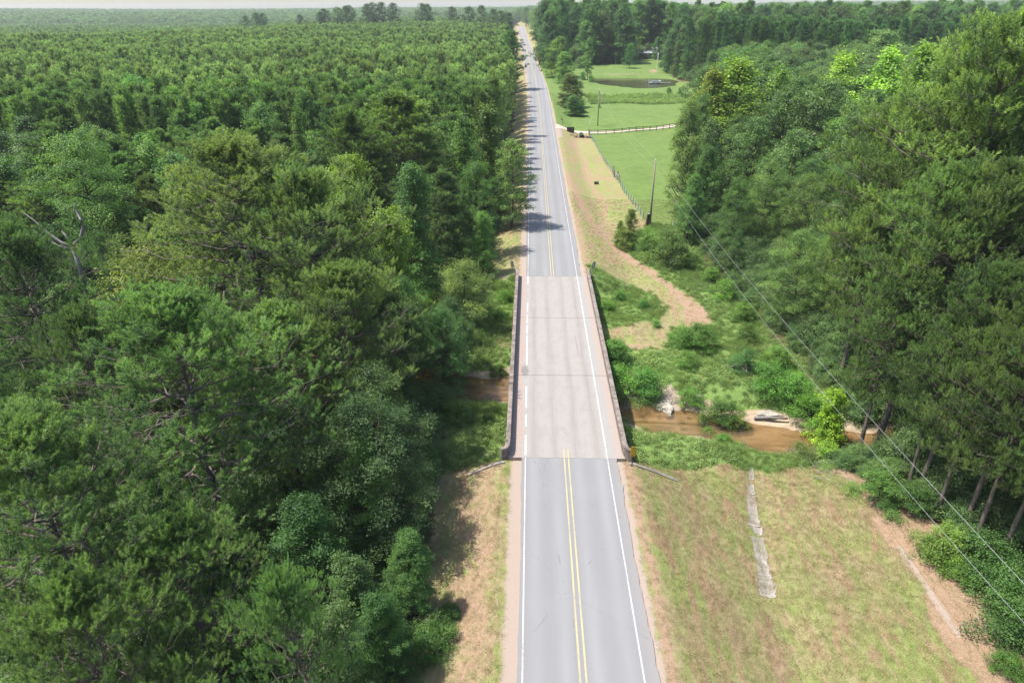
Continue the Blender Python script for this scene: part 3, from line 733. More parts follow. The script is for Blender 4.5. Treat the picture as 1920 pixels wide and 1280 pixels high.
put('vine_covered_tree', 'drape', -10.4, 31, 5.5, 'vine draped tree at the wood edge beside the mown verge', 5, w_=1.0, tint=(0.95, 1.2, 0.85))
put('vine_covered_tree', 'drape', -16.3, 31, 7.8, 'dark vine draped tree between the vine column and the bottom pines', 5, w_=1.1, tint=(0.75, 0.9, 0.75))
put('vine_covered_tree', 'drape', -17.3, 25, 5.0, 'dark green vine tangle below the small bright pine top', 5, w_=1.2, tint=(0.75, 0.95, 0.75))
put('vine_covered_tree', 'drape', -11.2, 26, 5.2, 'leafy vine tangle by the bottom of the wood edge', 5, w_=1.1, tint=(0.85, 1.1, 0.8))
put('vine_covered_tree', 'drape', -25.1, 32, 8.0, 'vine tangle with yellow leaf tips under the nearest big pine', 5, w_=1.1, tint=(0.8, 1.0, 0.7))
put('hardwood_tree', 'oak_near', -11.0, 45, 1.9, 'dark leafy tree hanging over the left end of the bridge wing wall', 6, w_=0.8, tint=(0.75, 0.85, 0.75))
put('hardwood_tree', 'willow', -10.6, 75, 6.4, 'pale feathery streamside tree beside the left parapet', 6, w_=1.15, tint=(1.7, 1.55, 1.1))
put('hardwood_tree', 'willow', -15.1, 69, 2.7, 'feathery leaning tree on the creek bank left of the bridge', 5, w_=1.1, tint=(1.4, 1.35, 0.9))
put('hardwood_tree', 'gum_near', -25.6, 82, 17.2, 'yellow green pointed tree behind the tallest broad pine', 6, w_=1.15, tint=(2.0, 1.8, 0.7))
put('hardwood_tree', 'gum_near', -17.5, 80, 16.8, 'fresh green pointed tree beside the yellow green one', 5, w_=1.0, tint=(1.05, 1.5, 0.9))
put('hardwood_tree', 'gum_near', -17.9, 72, 13.9, 'yellow green tree with a pale crown in front of the fresh green pointed tree', 5, w_=1.2, tint=(1.8, 1.7, 0.7))
put('hardwood_tree', 'oak_near', -25.8, 70, 13.5, 'dull grey green tree right of the tallest broad pine', 6, w_=0.95, tint=(0.95, 0.95, 0.95))
put('hardwood_tree', 'oak_near', -18.3, 62, 12.1, 'grey green round tree above the creek bend', 5, w_=0.8, tint=(0.9, 0.95, 0.8))
put('hardwood_tree', 'willow', -38.8, 60, 12.7, 'olive yellow round tree between the dead snag and tallest pine', 6, w_=1.35, tint=(1.55, 1.2, 0.55))
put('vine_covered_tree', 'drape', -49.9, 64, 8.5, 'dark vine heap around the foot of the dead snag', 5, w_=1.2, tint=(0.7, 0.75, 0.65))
put('hardwood_tree', 'oak_near', -58.8, 84, 20.1, 'broad bright green tree behind the dead snag', 8, w_=1.1, tint=(1.15, 1.35, 0.8))
put('hardwood_tree', 'gum_near', -42.4, 76, 16.8, 'yellow green tree behind the dead branches left of the tallest pine', 5, w_=1.1, tint=(1.35, 1.35, 0.7))
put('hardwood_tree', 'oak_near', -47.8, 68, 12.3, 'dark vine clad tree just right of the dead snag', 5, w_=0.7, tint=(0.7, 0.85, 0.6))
put('pine_tree', 'pine_mid', -23.7, 106, 20.8, 'broad domed pine standing above the others left of the road', 9, w_=1.7, tint=(1.3, 1.2, 0.9))
put('pine_tree', 'pine_mid', -28.3, 100, 19.4, 'domed pine leaning on the broadest domed pine', 6, w_=1.3, tint=(1.2, 1.15, 0.9))
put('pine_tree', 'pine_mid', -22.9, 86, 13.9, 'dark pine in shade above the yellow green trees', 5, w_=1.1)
put('pine_tree', 'pine_mid', -14.3, 90, 13.0, 'dark pine behind the roadside hardwoods', 6, w_=1.1)
put('hardwood_tree', 'gum_mid', -10.6, 116, 18.8, 'pointed yellow green tree nearest the road on the left', 5, w_=1.1, tint=(1.25, 1.4, 0.75))
put('hardwood_tree', 'gum_mid', -14.0, 112, 17.7, 'second pointed green tree left of the roadside one', 5, w_=1.0, tint=(1.1, 1.35, 0.8))
put('hardwood_tree', 'oak_mid', -6.2, 111, 14.4, 'pale round tree leaning over the left edge line of the road', 6, w_=0.9, tint=(1.45, 1.35, 1.0))
put('hardwood_tree', 'oak_near', -11.0, 98, 13.5, 'leafy green tree on the verge behind the bridge left side', 6, w_=1.0, tint=(1.0, 1.3, 0.8))
put('hardwood_tree', 'oak_near', -13.7, 90, 10.2, 'dark round tree behind the feathery streamside tree', 6, w_=0.95, tint=(0.85, 1.2, 0.8))
put('hardwood_tree', 'gum_near', -9.5, 90, 8.4, 'bright green low tree shading the left verge', 4, w_=1.1, tint=(1, 1.4, 0.75))
put('hardwood_tree', 'gum_mid', -64.8, 150, 19.7, 'yellow tipped tree rising out of the dark pine wood', 5, w_=0.9, tint=(1.5, 1.5, 0.8))
put('hardwood_tree', 'gum_mid', -68.1, 146, 19.9, 'slim yellow green tree beside the yellow tipped one', 4, w_=0.8, tint=(1.4, 1.4, 0.8))
put('hardwood_tree', 'gum_mid', -41.7, 118, 17.8, 'slender yellow green sapling among dark pines', 4, w_=0.7, tint=(1.3, 1.45, 0.75))
put('hardwood_tree', 'oak_mid', -52.5, 128, 17.9, 'greyish round tree below the yellow tipped tree', 6, w_=0.9, tint=(0.9, 1, 0.9))
put('hardwood_tree', 'gum_mid', -49.3, 96, 16.4, 'narrow yellow green tree behind the tallest pine', 4, w_=0.8, tint=(1.35, 1.4, 0.75))
put('hardwood_tree', 'oak_mid', -86.5, 150, 20.6, 'dark broad hardwood amid the pine wood', 8, w_=0.9, tint=(0.8, 1.1, 0.8))
put('pine_tree', 'pine_mid', -12.0, 300, 22.9, 'dark tall pine by the left edge of the road far up the hill', 7, w_=1.3, tint=(0.7, 0.85, 0.8))
put('pine_tree', 'pine_big', 34.8, 60, 30.6, 'tallest pine reaching near the skyline at the right edge', 7, w_=1.15, tint=(1.3, 1.25, 1.0))
put('pine_tree', 'pine_big', 32.7, 62, 26.4, 'tall sunlit pine left of the tallest right hand pine', 7, w_=1.1, tint=(1.3, 1.25, 1.0))
put('pine_tree', 'pine_big', 31.8, 68, 23.7, 'tall olive pine crown above the round hardwoods on the right', 7, w_=1.1, tint=(1.3, 1.25, 1.0))
put('pine_tree', 'pine_big', 28.8, 53, 21.3, 'pine with a dark bare stem showing high in its crown', 6, w_=1.0, tint=(1.25, 1.2, 1.0))
put('pine_tree', 'pine_big', 28.9, 62, 15.9, 'wide pine crown overhanging the creek woods on the right', 6, w_=1.05, tint=(1.3, 1.25, 1.0))
put('pine_tree', 'pine_big', 31.1, 50, 21.9, 'pine filling the right edge below the tallest pine', 6, w_=1.0, tint=(1.1, 1.1, 0.9))
put('pine_tree', 'pine_big', 27.0, 52, 13.4, 'pine whose grey stem shows above the power wires', 6, w_=0.95, tint=(0.95, 1, 0.85))
put('pine_tree', 'pine_big', 28.0, 44, 16.5, 'pine with thick straight brown stem on the field edge', 6, w_=0.95, tint=(0.9, 1, 0.85))
put('hardwood_tree', 'tulip_mid', 39.4, 150, 23.8, 'bright yellow green tall tree at the head of the right hand wood', 6, w_=1.6, tint=(2.0, 1.8, 0.6))
put('hardwood_tree', 'tulip_mid', 34.7, 150, 21.8, 'smaller yellow green tree against the bright tall one', 4, w_=1.1, tint=(2.1, 1.6, 0.6))
put('hardwood_tree', 'gum_mid', 50.7, 158, 21.7, 'pointed yellow green tree right of the bright tall one', 4, w_=1.0, tint=(1.35, 1.35, 0.75))
put('hardwood_tree', 'tulip_mid', 63.4, 160, 24.2, 'spiky yellow green tree top behind the round hardwoods', 5, w_=1.2, tint=(1.9, 1.8, 0.7))
put('hardwood_tree', 'tulip_mid', 68.1, 150, 25.2, 'round yellow green tree top behind the tall olive pine', 5, w_=1.3, tint=(1.8, 1.75, 0.7))
put('hardwood_tree', 'tulip_mid', 71.7, 142, 26.5, 'bright rounded tree top left of the tallest pine', 5, w_=1.3, tint=(1.8, 1.8, 0.7))
put('hardwood_tree', 'oak_mid', 113.3, 250, 25.7, 'dull green dome standing before the dark pine stand', 9, w_=1.5, tint=(1.1, 1.1, 1.0))
put('hardwood_tree', 'drape', 24.1, 122, 18.9, 'tall leafy tree at the left corner of the right hand wood', 6, w_=0.75, tint=(1.25, 1.2, 1.0))
put('hardwood_tree', 'drape', 30.0, 140, 17.8, 'tall leafy tree behind the left corner tree of the right wood', 6, w_=0.75, tint=(1.3, 1.2, 1.0))
put('hardwood_tree', 'oak_full', 30.3, 128, 14.6, 'tall dark tree under the smaller yellow green tree', 6, w_=0.7, tint=(0.85, 0.9, 0.9))
put('hardwood_tree', 'drape', 25.4, 114, 12.9, 'narrow dark leafy tree on the wood corner beside the pasture', 5, w_=0.85, tint=(0.95, 1.15, 0.8))
put('hardwood_tree', 'drape', 22.5, 108, 9.5, 'dark leafy tree with drooping sprays above the shrubs', 4, w_=0.95, tint=(0.85, 1.1, 0.8))
put('hardwood_tree', 'oak_near', 27.6, 102, 10.4, 'dark green tree with pale tips in the front of the right wood', 5, w_=0.9, tint=(1.05, 1.15, 0.8))
put('hardwood_tree', 'oak_near', 33.0, 104, 12.3, 'pale tipped round tree in the right hand wood', 5, w_=0.9, tint=(1.4, 1.35, 1.0))
put('hardwood_tree', 'oak_near', 34.7, 92, 13.0, 'pale feathery tree left of the wide pine crown', 5, w_=0.9, tint=(1.45, 1.4, 1.0))
put('hardwood_tree', 'oak_near', 33.1, 80, 8.3, 'light green layered tree above the creek on the right', 5, w_=0.85, tint=(1.35, 1.35, 0.9))
put('hardwood_tree', 'oak_near', 30.1, 88, 3.6, 'dark tree behind the creek shrubs', 5, w_=0.85, tint=(0.8, 0.95, 0.75))
put('hardwood_tree', 'oak_near', 26.9, 95, 4.4, 'dark round tree beside the overgrown bank', 5, w_=0.85, tint=(0.75, 0.95, 0.75))
put('hardwood_tree', 'oak_mid', 45.5, 138, 19.4, 'large grey green crown in the middle of the right hand wood', 8, w_=1.2, tint=(1.0, 1.05, 1.0))
put('hardwood_tree', 'oak_mid', 50.0, 130, 21.1, 'grey green crown beside the largest one in the right wood', 7, w_=1.1, tint=(1.05, 1.1, 1.05))
put('hardwood_tree', 'oak_mid', 36.6, 126, 15.8, 'dull green crown below the bright tall tree', 6, w_=1.0, tint=(0.95, 1.0, 0.9))
put('hardwood_tree', 'oak_mid', 39.9, 114, 15.4, 'grey twiggy crown in the heart of the right hand wood', 6, w_=1.0, tint=(1.0, 1.0, 1.0))
put('hardwood_tree', 'oak_mid', 47.7, 112, 18.1, 'round grey green crown left of the olive pine', 6, w_=1.0, tint=(1.0, 1.05, 0.95))
put('hardwood_tree', 'sapling', 25.2, 54.5, 1.6, 'yellow lime young tree where the creek meets the wood', 4, w_=1.0, tint=(1.9, 1.9, 0.5))
put('hardwood_tree', 'oak_full', 10.2, 350, 19.9, 'pale green tree by the road below the distant farm building', 5, w_=1.35, tint=(1.8, 1.7, 1.0))
put('hardwood_tree', 'oak_full', 11.7, 322, 15.0, 'green tree crowding the pale roadside tree', 5, w_=1.4, tint=(1.2, 1.35, 0.95))
put('hardwood_tree', 'tulip_mid', 22.8, 335, 20.4, 'slender upright tree standing alone left of the pond', 4, w_=0.8, tint=(1.0, 1.4, 0.9))
put('hardwood_tree', 'oak_full', 11.4, 262, 11.3, 'olive round tree between road and pasture', 6, w_=1.45, tint=(1.6, 1.2, 0.75))
put('hardwood_tree', 'oak_full', 11.7, 244, 5.8, 'dark low tree by the driveway entrance', 5, w_=1.9, tint=(0.7, 0.85, 0.75))


def zc(x, y, z=10): return (y*math.cos(th)+(33-z)*math.sin(th))
def join_lod(kind):
    """trunk and crown of a far tree in one mesh"""
    out = []
    for h, tm, cm in K[kind]:
        a = np.empty(len(tm.vertices)*3, np.float32); tm.vertices.foreach_get('co', a)
        b = np.empty(len(cm.vertices)*3, np.float32); cm.vertices.foreach_get('co', b)
        ti = np.empty(len(cm.vertices), np.float32); cm.attributes['tint'].data.foreach_get('value', ti)
        def polys(me):
            n = len(me.loops); v = np.empty(n, np.int32); me.loops.foreach_get('vertex_index', v)
            t = np.empty(len(me.polygons), np.int32); me.polygons.foreach_get('loop_total', t)
            s = np.empty(len(me.polygons), np.int32); me.polygons.foreach_get('loop_start', s)
            return {k: np.stack([v[s[t == k]+i] for i in range(k)], 1) for k in np.unique(t)}
        na = len(a)//3; F = []; mi = []
        for k, q in polys(tm).items(): F.append(q); mi.append(0)
        for k, q in polys(cm).items(): F.append(q+na); mi.append(1)
        me = mesh_np(kind, np.vstack([a.reshape(-1, 3), b.reshape(-1, 3)]), F, [M['bark'], M['needle_young'] if kind == 'pine_far' else cm.materials[0]], mi=mi, attrs={'tint': np.r_[np.full(na, .5), ti]})
        out.append((h, me))
    return out
def tword(t):
    if t[2] > .92 and t[1] < 1.2: return 'grey green'
    if t[1] < 1.0: return 'dark green'
    if t[0] >= 1.1: return 'light yellowish green'
    return 'bright green' if t[1] > 1.2 else 'mid green'
def where_left(x, y):
    a = 'lowest rows' if y < 27 else 'beside the near verge' if y < 46 else 'level with the stream' if y < 68 else 'level with bridge far end' if y < 95 else 'before the dark pine ranks'
    d = wood_left_edge(y)-x; b = 'on the wood edge' if d < 6 else 'few trees in from road' if d < 20 else 'deep in the left wood' if d < 46 else 'far left in the wood'
    return b+', '+a
def where_far(x, y, y0, y1):
    f = (y-y0)/(y1-y0); r = x/zc(x, y)
    a = 'front rank' if f < .2 else 'middle ranks' if f < .6 else 'rear ranks'
    return a
J = {k: join_lod(k) for k in ('pine_crop', 'pine_far', 'oak_far', 'oak_full', 'oak_mid', 'pine_mid', 'gum_mid')}
def tree1(name, kind, x, y, h, label, group, tint=(1, 1, 1), w_=1., z=None, cat='tree'):
    H0, me = J[kind][pyr.randrange(len(J[kind]))]; s = h/H0
    o = link(name, me); o.location = (x, y, (hz(x, y) if z is None else z)-.05); o.scale = (s*w_, s*w_, s)
    o.rotation_euler = (pyr.uniform(-.03, .03), pyr.uniform(-.03, .03), pyr.random()*6.28); o.color = (*tint, 1)
    return tag(o, label, cat, group)
def grid(x0, x1, y0, y1, sp, jit=.35):
    for gy in np.arange(y0, y1, sp*.87):
        k = int(gy/(sp*.87)) % 2
        for gx in np.arange(x0+k*sp/2, x1, sp):
            yield gx+pyr.uniform(-jit, jit)*sp, gy+pyr.uniform(-jit, jit)*sp
def inpoly(x, y, P): return bool(inside(np.array([x]), np.array([y]), P)[0])
def cdist(x, y): return float(dist_poly(np.array([x]), np.array([y]), CREEK)[0])

# mixed wood left of the road
for x, y, tp, lb in ((-14.4, 42.5, 10.5, 'tall dark hardwood casting the broad shadow on the near left verge'), (-13.6, 37.2, 11, 'dark hardwood at the wood edge before the vine column'), (-13.2, 28.5, 5.5, 'short round tree shading the lower left verge'), (-12.6, 23.5, 6.5, 'leafy tree at the bottom of the left wood edge')):
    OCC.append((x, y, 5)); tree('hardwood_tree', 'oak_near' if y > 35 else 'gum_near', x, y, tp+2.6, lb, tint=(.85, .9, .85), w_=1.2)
for x, y, tp in ((-11.6, 66.0, 7.5), (-12.0, 61.6, 8), (-16.5, 63.5, 10.5)):
    OCC.append((x, y, 5)); tree('hardwood_tree', 'oak_near', x, y, tp+2.6, f"dark leafy tree leaning over the stream left of the bridge, {'far bank' if y > 65 else 'near bank' if y < 62 else 'set back'}", tint=(.85, 1, .85), w_=1.1)
LBL = {'pine': 'pine in the crowded mixed wood left of the bridge', 'oak': 'round hardwood in the crowded mixed wood left of the bridge',
       'gum': 'pointed hardwood in the crowded mixed wood left of the bridge', 'drape': 'vine covered tree in the crowded mixed wood left of the bridge'}
for x, y in grid(-125, -11, 14, 128, 5.6):
    if x > wood_left_edge(y)-2.6 or x < -.8*zc(x, y)-9 or not free(x, y, 4.2) or cdist(x, y) < 3.2: continue
    if x > -15 and 57 < y < 70: continue
    r = pyr.random(); near = y < 78
    topz = np.interp(y, [14, 24, 34, 50, 80, 128], [3.5, 5.5, 8, 10.5, 14, 17.5])*pyr.uniform(.66, .98)+pyr.uniform(-1.2, .6)
    if x > wood_left_edge(y)-6: topz *= .82
    if y < 36 and r < .5: kind, nm, lb = 'drape', 'vine_covered_tree', 'drape'; tn = pyr.choice([(.75, .95, .7), (.9, 1.15, .8), (.8, 1.0, .75)])
    elif r < .5: kind, nm, lb = ('pine_near' if near else 'pine_mid'), 'pine_tree', 'pine'; tn = pyr.choice([(.95, 1.05, 1), (.85, .95, .9), (1.1, 1.1, .95)])
    elif r < .8: kind, nm, lb = ('oak_near' if near else 'oak_mid'), 'hardwood_tree', 'oak'; tn = pyr.choice([(.8, .95, .8), (1, 1.15, .9), (.9, .95, .95), (.85, 1.15, .75)])
    else: kind, nm, lb = ('gum_near' if near else 'gum_mid'), 'hardwood_tree', 'gum'; tn = pyr.choice([(1.2, 1.35, .8), (1.0, 1.3, .75), (.85, 1.1, .75)])
    tree(nm, kind, x, y, max(4, topz-hz(x, y)), tword(tn)+' '+{'pine': 'pine', 'oak': 'round hardwood', 'gum': 'pointed hardwood', 'drape': 'vine covered tree'}[lb]+' '+where_left(x, y), group=LBL[lb].replace('in the', 'trees in the', 1), tint=tn, w_=1.15)
# young pines of the dark wood up the hill
cand = []
for x, y in grid(-420, -9, 128, 330, 3.7, .32):
    if x > wood_left_edge(y)-1.5 or x < -.79*zc(x, y)-6 or not free(x, y, 4): continue
    cand.append((x, y))
cand.sort(key=lambda q: q[1]); far_pine = cand[296:]
def pine_h(x, y): return (18.2-hz(x, y)*.75)
for x, y in cand[:296]:
    tn = pyr.choice([(.8, .9, .9), (.9, 1.0, .9), (1.1, 1.15, .9), (.95, .95, .9)])
    tree1('plantation_pine', 'pine_crop', x, y, pine_h(x, y)*pyr.uniform(.9, 1.07), f"{tword(tn)} slim pine, {where_far(x, y, 128, 175)} of left hillside wood, {'by the road' if x > -30 else 'mid wood' if x > -75 else 'towards the left edge'}", 'slim pines in close ranks on the left hillside', tn, w_=1.15)
# hardwoods fringing the left side of the road up the hill
for k_ in range(34):
    y = 130+k_*14+pyr.uniform(-4, 4); y += pyr.uniform(-6, 6); x = float(wood_left_edge(y))-pyr.uniform(2.4, 5); kd = pyr.choice(['oak_mid', 'gum_mid', 'gum_mid', 'pine_mid'])
    tree1('roadside_tree', kd, x, y, np.interp(y, [130, 300, 600], [15, 17, 19])*pyr.uniform(.8, 1.1), 'tree in the fringe along the left edge of the road uphill', 'trees fringing the left edge of the road uphill', pyr.choice([(1.1, 1.4, .8), (.9, 1.2, .8), (.8, 1, .8)]), w_=.85)
# tall trees on the skyline
for px_, D, hh in ((455, 740, 31), (478, 700, 33), (488, 712, 32), (560, 720, 29), (598, 700, 31), (607, 715, 33), (632, 690, 34), (648, 705, 35), (655, 720, 35), (688, 690, 36), (700, 700, 37), (716, 712, 37), (735, 700, 36), (792, 690, 36), (800, 705, 35), (850, 720, 33), (880, 700, 33), (905, 690, 34), (925, 640, 32), (940, 610, 31), (955, 590, 30)):
    x = -3.08+(px_-997)/1280*zc(0, D, 20); tree1('skyline_tree', 'oak_mid', x, D, hh-4, 'tall dark tree standing up against the sky above the left wood', 'tall trees on the skyline above the left wood', (.55, .65, .7), w_=1.05)

# right hand wood: big pines
PR = []
for x, y in grid(28, 92, 22, 74, 6.2, .3):
    if y > 50 and x < 33: continue
    if x > .82*zc(x, y)+9 or not inpoly(x, y, WOOD_R) or not free(x, y, 4.5) or cdist(x, y) < 3: continue
    top = 19+7*ss(40, 70, np.array(y))+pyr.uniform(-3, 2)+(3 if x > 40 else 0)
    tree('pine_tree', 'pine_big', x, y, float(top)-hz(x, y), 'tall pine in the crowded stand at the right of the field', group='tall pines crowded at the right of the field', tint=pyr.choice([(1.15, 1.15, .9), (1.25, 1.2, .9), (1.0, 1.05, .85)]), w_=.9)
# slim stems on the field edge
for x, y, hh in ((26.6, 37.2, 17), (27.2, 39.4, 19), (26.2, 41.2, 15), (27.6, 35.6, 18), (28.6, 33, 18), (28.2, 30, 17), (26, 44.6, 14)):
    tree('pine_tree', 'pine_big', x+1.2, y, hh, 'slim pine whose bare stem shows on the edge of the right field', group='slim pines on the edge of the right field', tint=(1, 1.05, .85), w_=.85)
deep = []
for x, y in grid(24, 200, 74, 300, 7.2, .3):
    if x > .82*zc(x, y)+10 or not inpoly(x-2.5, y, WOOD_R) or not free(x, y, 5): continue
    top = np.interp(y, [74, 95, 125, 160, 220, 300], [9, 11.5, 16, 18.5, 19, 19.5])+pyr.uniform(-1.5, 1.5)
    if 108 < y < 152 and x < 48: top -= 5
    top += 3*ss(45, 80, np.array(x))*(1-ss(120, 160, np.array(y)))
    f_ = tree if y < 110 else None; kd = 'oak_near' if y < 110 else pyr.choice(['oak_mid', 'oak_mid', 'gum_mid']); tn = pyr.choice([(1, 1.05, .95), (1.1, 1.15, .9), (.85, 1.0, .85), (1.25, 1.25, .9)])
    if f_: tree('hardwood_tree', kd, x, y, max(6, float(top)-hz(x, y)), 'hardwood in the thick of the wood behind the overgrown creek', group='hardwoods in the thick of the wood behind the creek', tint=tn, w_=1.1)
    elif y > 165 and x > .3*y+4: deep.append((x, y, float(top)-hz(x, y)))
    else: tree1('hardwood_tree', kd, x, y, float(top)-hz(x, y), f"{tword(tn)} hardwood in the {where_far(x, y, 110, 300)} of the large wood right of the pasture", 'hardwoods deep in the large wood right of the pasture', tn, w_=1.1)
# dark pine stand behind the pasture
nps = 0
for x, y in grid(58, 330, 296, 470, 6.6, .3):
    if x > .82*zc(x, y)+10 or not inpoly(x-2, y, WOOD_R) or (x < 84 and y > 372 and x > 52): continue
    nps += 1
    if nps > 260: continue
    tree1('stand_pine', 'pine_crop', x, y, pyr.uniform(22, 26.5), f"dark tall pine, {where_far(x, y, 296, 400)} of the stand behind the pond, {'by the yard' if x < 105 else 'mid stand' if x < 190 else 'towards the right edge'}", 'dark tall pines in the stand behind the pond', pyr.choice([(.5, .72, .72), (.6, .8, .75), (.65, .85, .7)]), w_=1.2)
# big trees round the farmhouse and beside the far road
HOUSE_T = [(3, 412, 25), (10, 395, 25), (16, 386, 22), (22, 392, 23), (24, 410, 26), (36, 411, 22), (31, 420, 26), (38, 424, 27), (44, 425, 27), (3, 440, 27), (0, 455, 26), (-1, 480, 26), (4, 500, 27), (-4, 520, 25), (-6, 560, 25), (10, 455, 28), (88, 420, 26), (76, 402, 20), (82, 385, 22), (80, 370, 22), (2, 396, 27), (6, 384, 24), (9, 404, 27), (14, 392, 25), (18, 398, 27), (5, 420, 28), (12, 425, 28), (20, 430, 27), (27, 400, 26), (30, 412, 28), (34, 402, 23), (40, 412, 27), (45, 404, 26), (46, 415, 28), (48, 402, 24), (46, 423, 27), (57, 420, 22), (60, 440, 27), (66, 442, 28), (72, 444, 27), (78, 440, 27), (83, 430, 26), (84, 418, 25), (86, 404, 24), (80, 396, 20), (68, 421, 10), (66, 366, 17), (69, 374, 20), (74, 384, 22), (67, 352, 14), (71, 343, 17), (70, 358, 19)]
for x, y, hh in HOUSE_T:
    hh *= 1.12
    if y > 440 and x-Cx(y) < 12 or x-Cx(y) < 7: continue
    if abs(x-(-3.08+.0568*y)) < 6.5 and 370 < y < 464: continue
    if 52 < x < 67.5 and 390 < y < 428: continue
    kd = 'oak_full'
    tree1('yard_tree', kd, x, y, hh, 'tall old tree in the dense grove round the farmhouse yard', 'tall old trees round the farmhouse yard', pyr.choice([(.75, .95, .85), (.6, .8, .75), (.9, 1.1, .85), (1.1, 1.05, 1)]), w_=.85)
ng = 0
for x, y in grid(-8, 340, 440, 640, 11, .3):
    if x < Cx(y)+12+pyr.random()*2 or x > .8*zc(x, y) or (52 < x < 84 and y < 446) or (18 < x < 34 and 445 < y < 480): continue
    ng += 1
    if ng > 250: break
    tree1('background_tree', pyr.choice(['oak_full', 'oak_full', 'oak_mid', 'pine_mid']), x, y, pyr.uniform(26, 31), f"tree, {where_far(x, y, 440, 560)} of the wood beyond the farmhouse, {'by the far road' if x < 60 else 'behind the house' if x < 110 else 'towards the right'}", 'trees in the wood beyond the farmhouse', pyr.choice([(.8, 1, .9), (1.0, 1.15, .95), (1.15, 1.25, .9), (.65, .85, .8)]))

# ---- countless plants: one object each, scattered with geometry nodes
def scatter(name, pts, scl, rot, meshes, label=None, idx=None, color=(1, 1, 1)):
    pts = np.asarray(pts, np.float32); n = len(pts)
    c = bpy.data.collections.new(name+'_kinds')
    for k_, me in enumerate(meshes):
        o = bpy.data.objects.new(f'{name}_kind', me); o.color = (*color, 1); c.objects.link(o)
    me = bpy.data.meshes.new(name); me.vertices.add(n); me.vertices.foreach_set('co', pts.ravel())
    a = me.attributes.new('scl', 'FLOAT_VECTOR', 'POINT'); a.data.foreach_set('vector', np.asarray(scl, np.float32).ravel())
    a = me.attributes.new('rot', 'FLOAT_VECTOR', 'POINT'); a.data.foreach_set('vector', np.asarray(rot, np.float32).ravel())
    a = me.attributes.new('idx', 'INT', 'POINT'); a.data.foreach_set('value', (np.asarray(idx) if idx is not None else rng.integers(0, len(meshes), n)).astype(np.int32))
    o = link(name, me); tag(o, label, None, None, 'stuff')
    g = bpy.data.node_groups.new(name, 'GeometryNodeTree')
    g.interface.new_socket('Geometry', in_out='INPUT', socket_type='NodeSocketGeometry'); g.interface.new_socket('Geometry', in_out='OUTPUT', socket_type='NodeSocketGeometry')
    N = g.nodes; i_ = N.new('NodeGroupInput'); o_ = N.new('NodeGroupOutput'); ip = N.new('GeometryNodeInstanceOnPoints'); ci = N.new('GeometryNodeCollectionInfo')
    ci.inputs['Collection'].default_value = c; ci.inputs['Separate Children'].default_value = True; ci.inputs['Reset Children'].default_value = True
    def at(nm, ty):
        q = N.new('GeometryNodeInputNamedAttribute'); q.data_type = ty; q.inputs['Name'].default_value = nm; return q.outputs['Attribute']
    L_ = g.links.new
    L_(i_.outputs[0], ip.inputs['Points']); L_(ci.outputs[0], ip.inputs['Instance']); ip.inputs['Pick Instance'].default_value = True
    L_(at('idx', 'INT'), ip.inputs['Instance Index']); L_(at('scl', 'FLOAT_VECTOR'), ip.inputs['Scale'])
    e2r = N.new('FunctionNodeEulerToRotation'); L_(at('rot', 'FLOAT_VECTOR'), e2r.inputs[0]); L_(e2r.outputs[0], ip.inputs['Rotation'])
    L_(ip.outputs[0], o_.inputs[0])
    md = o.modifiers.new('scatter', 'NODES'); md.node_group = g
    return o
def rots(n, t=.04): return np.c_[rng.normal(size=(n, 2))*t, rng.random(n)*6.28]
# far pines on the hillside
P = [(x, y) for x, y in far_pine]
for x, y in grid(-760, -9, 330, 920, 4.3, .35):
    if x > wood_left_edge(y)-3 or x < -.79*zc(x, y)-8: continue
    P.append((x, y))
P = np.array(P); Zp = H(P[:, 0], P[:, 1]); hh = np.interp(P[:, 1], [130, 400, 700, 920], [19, 17.5, 15, 15])*(rng.uniform(.8, 1.1, len(P))+.06*np.sin(P[:, 0]*.05)*np.cos(P[:, 1]*.04))
s = hh/18; scatter('pine_wood', np.c_[P, Zp], np.c_[s*1.1, s*1.1, s], rots(len(P)), [j[1] for j in J['pine_far']], 'dense young pine wood covering the left hillside to the skyline', color=(1.9, 1.6, 1.1))
# far mixed woods and hills
P = []
for x, y in grid(-1250, -250, 700, 1500, 13, .4):
    if x < -.8*zc(x, y): continue
    P.append((x, y))
nd = len(P)
for x, y in grid(-8, 900, 640, 1300, 12, .4):
    if x < Cx(y)+11 and y < 975 or x > .8*zc(x, y): continue
    P.append((x, y))
for x, y in grid(250, 420, 300, 640, 11, .4):
    if x > .8*zc(x, y)+10: continue
    P.append((x, y))
for x, y in grid(-2600, 2700, 1500, 3300, 19, .4):
    if abs(x) > .8*zc(x, y): continue
    P.append((x, y))
P = np.array(P); Zp = H(P[:, 0], P[:, 1]); far = P[:, 1] > 1480
s = np.where(far, 1.25, 1.)*rng.uniform(.85, 1.15, len(P)); s[:nd] *= .85
scatter('distant_woods', np.c_[P, Zp], np.c_[s*np.where(far, 1.7, 1.15), s*np.where(far, 1.7, 1.15), s], rots(len(P)), [j[1] for j in J['oak_far']]+[J['pine_far'][0][1]], 'distant woods rolling away to the horizon', color=(.95, 1.1, .85))
deep = np.array(deep); s = deep[:, 2]/18
scatter('deep_wood', np.c_[deep[:, :2], H(deep[:, 0], deep[:, 1])], np.c_[s*1.1, s*1.1, s], rots(len(s)), [j[1] for j in J['oak_mid']]+[J['gum_mid'][0][1]], 'closed canopy deep in the right hand wood')
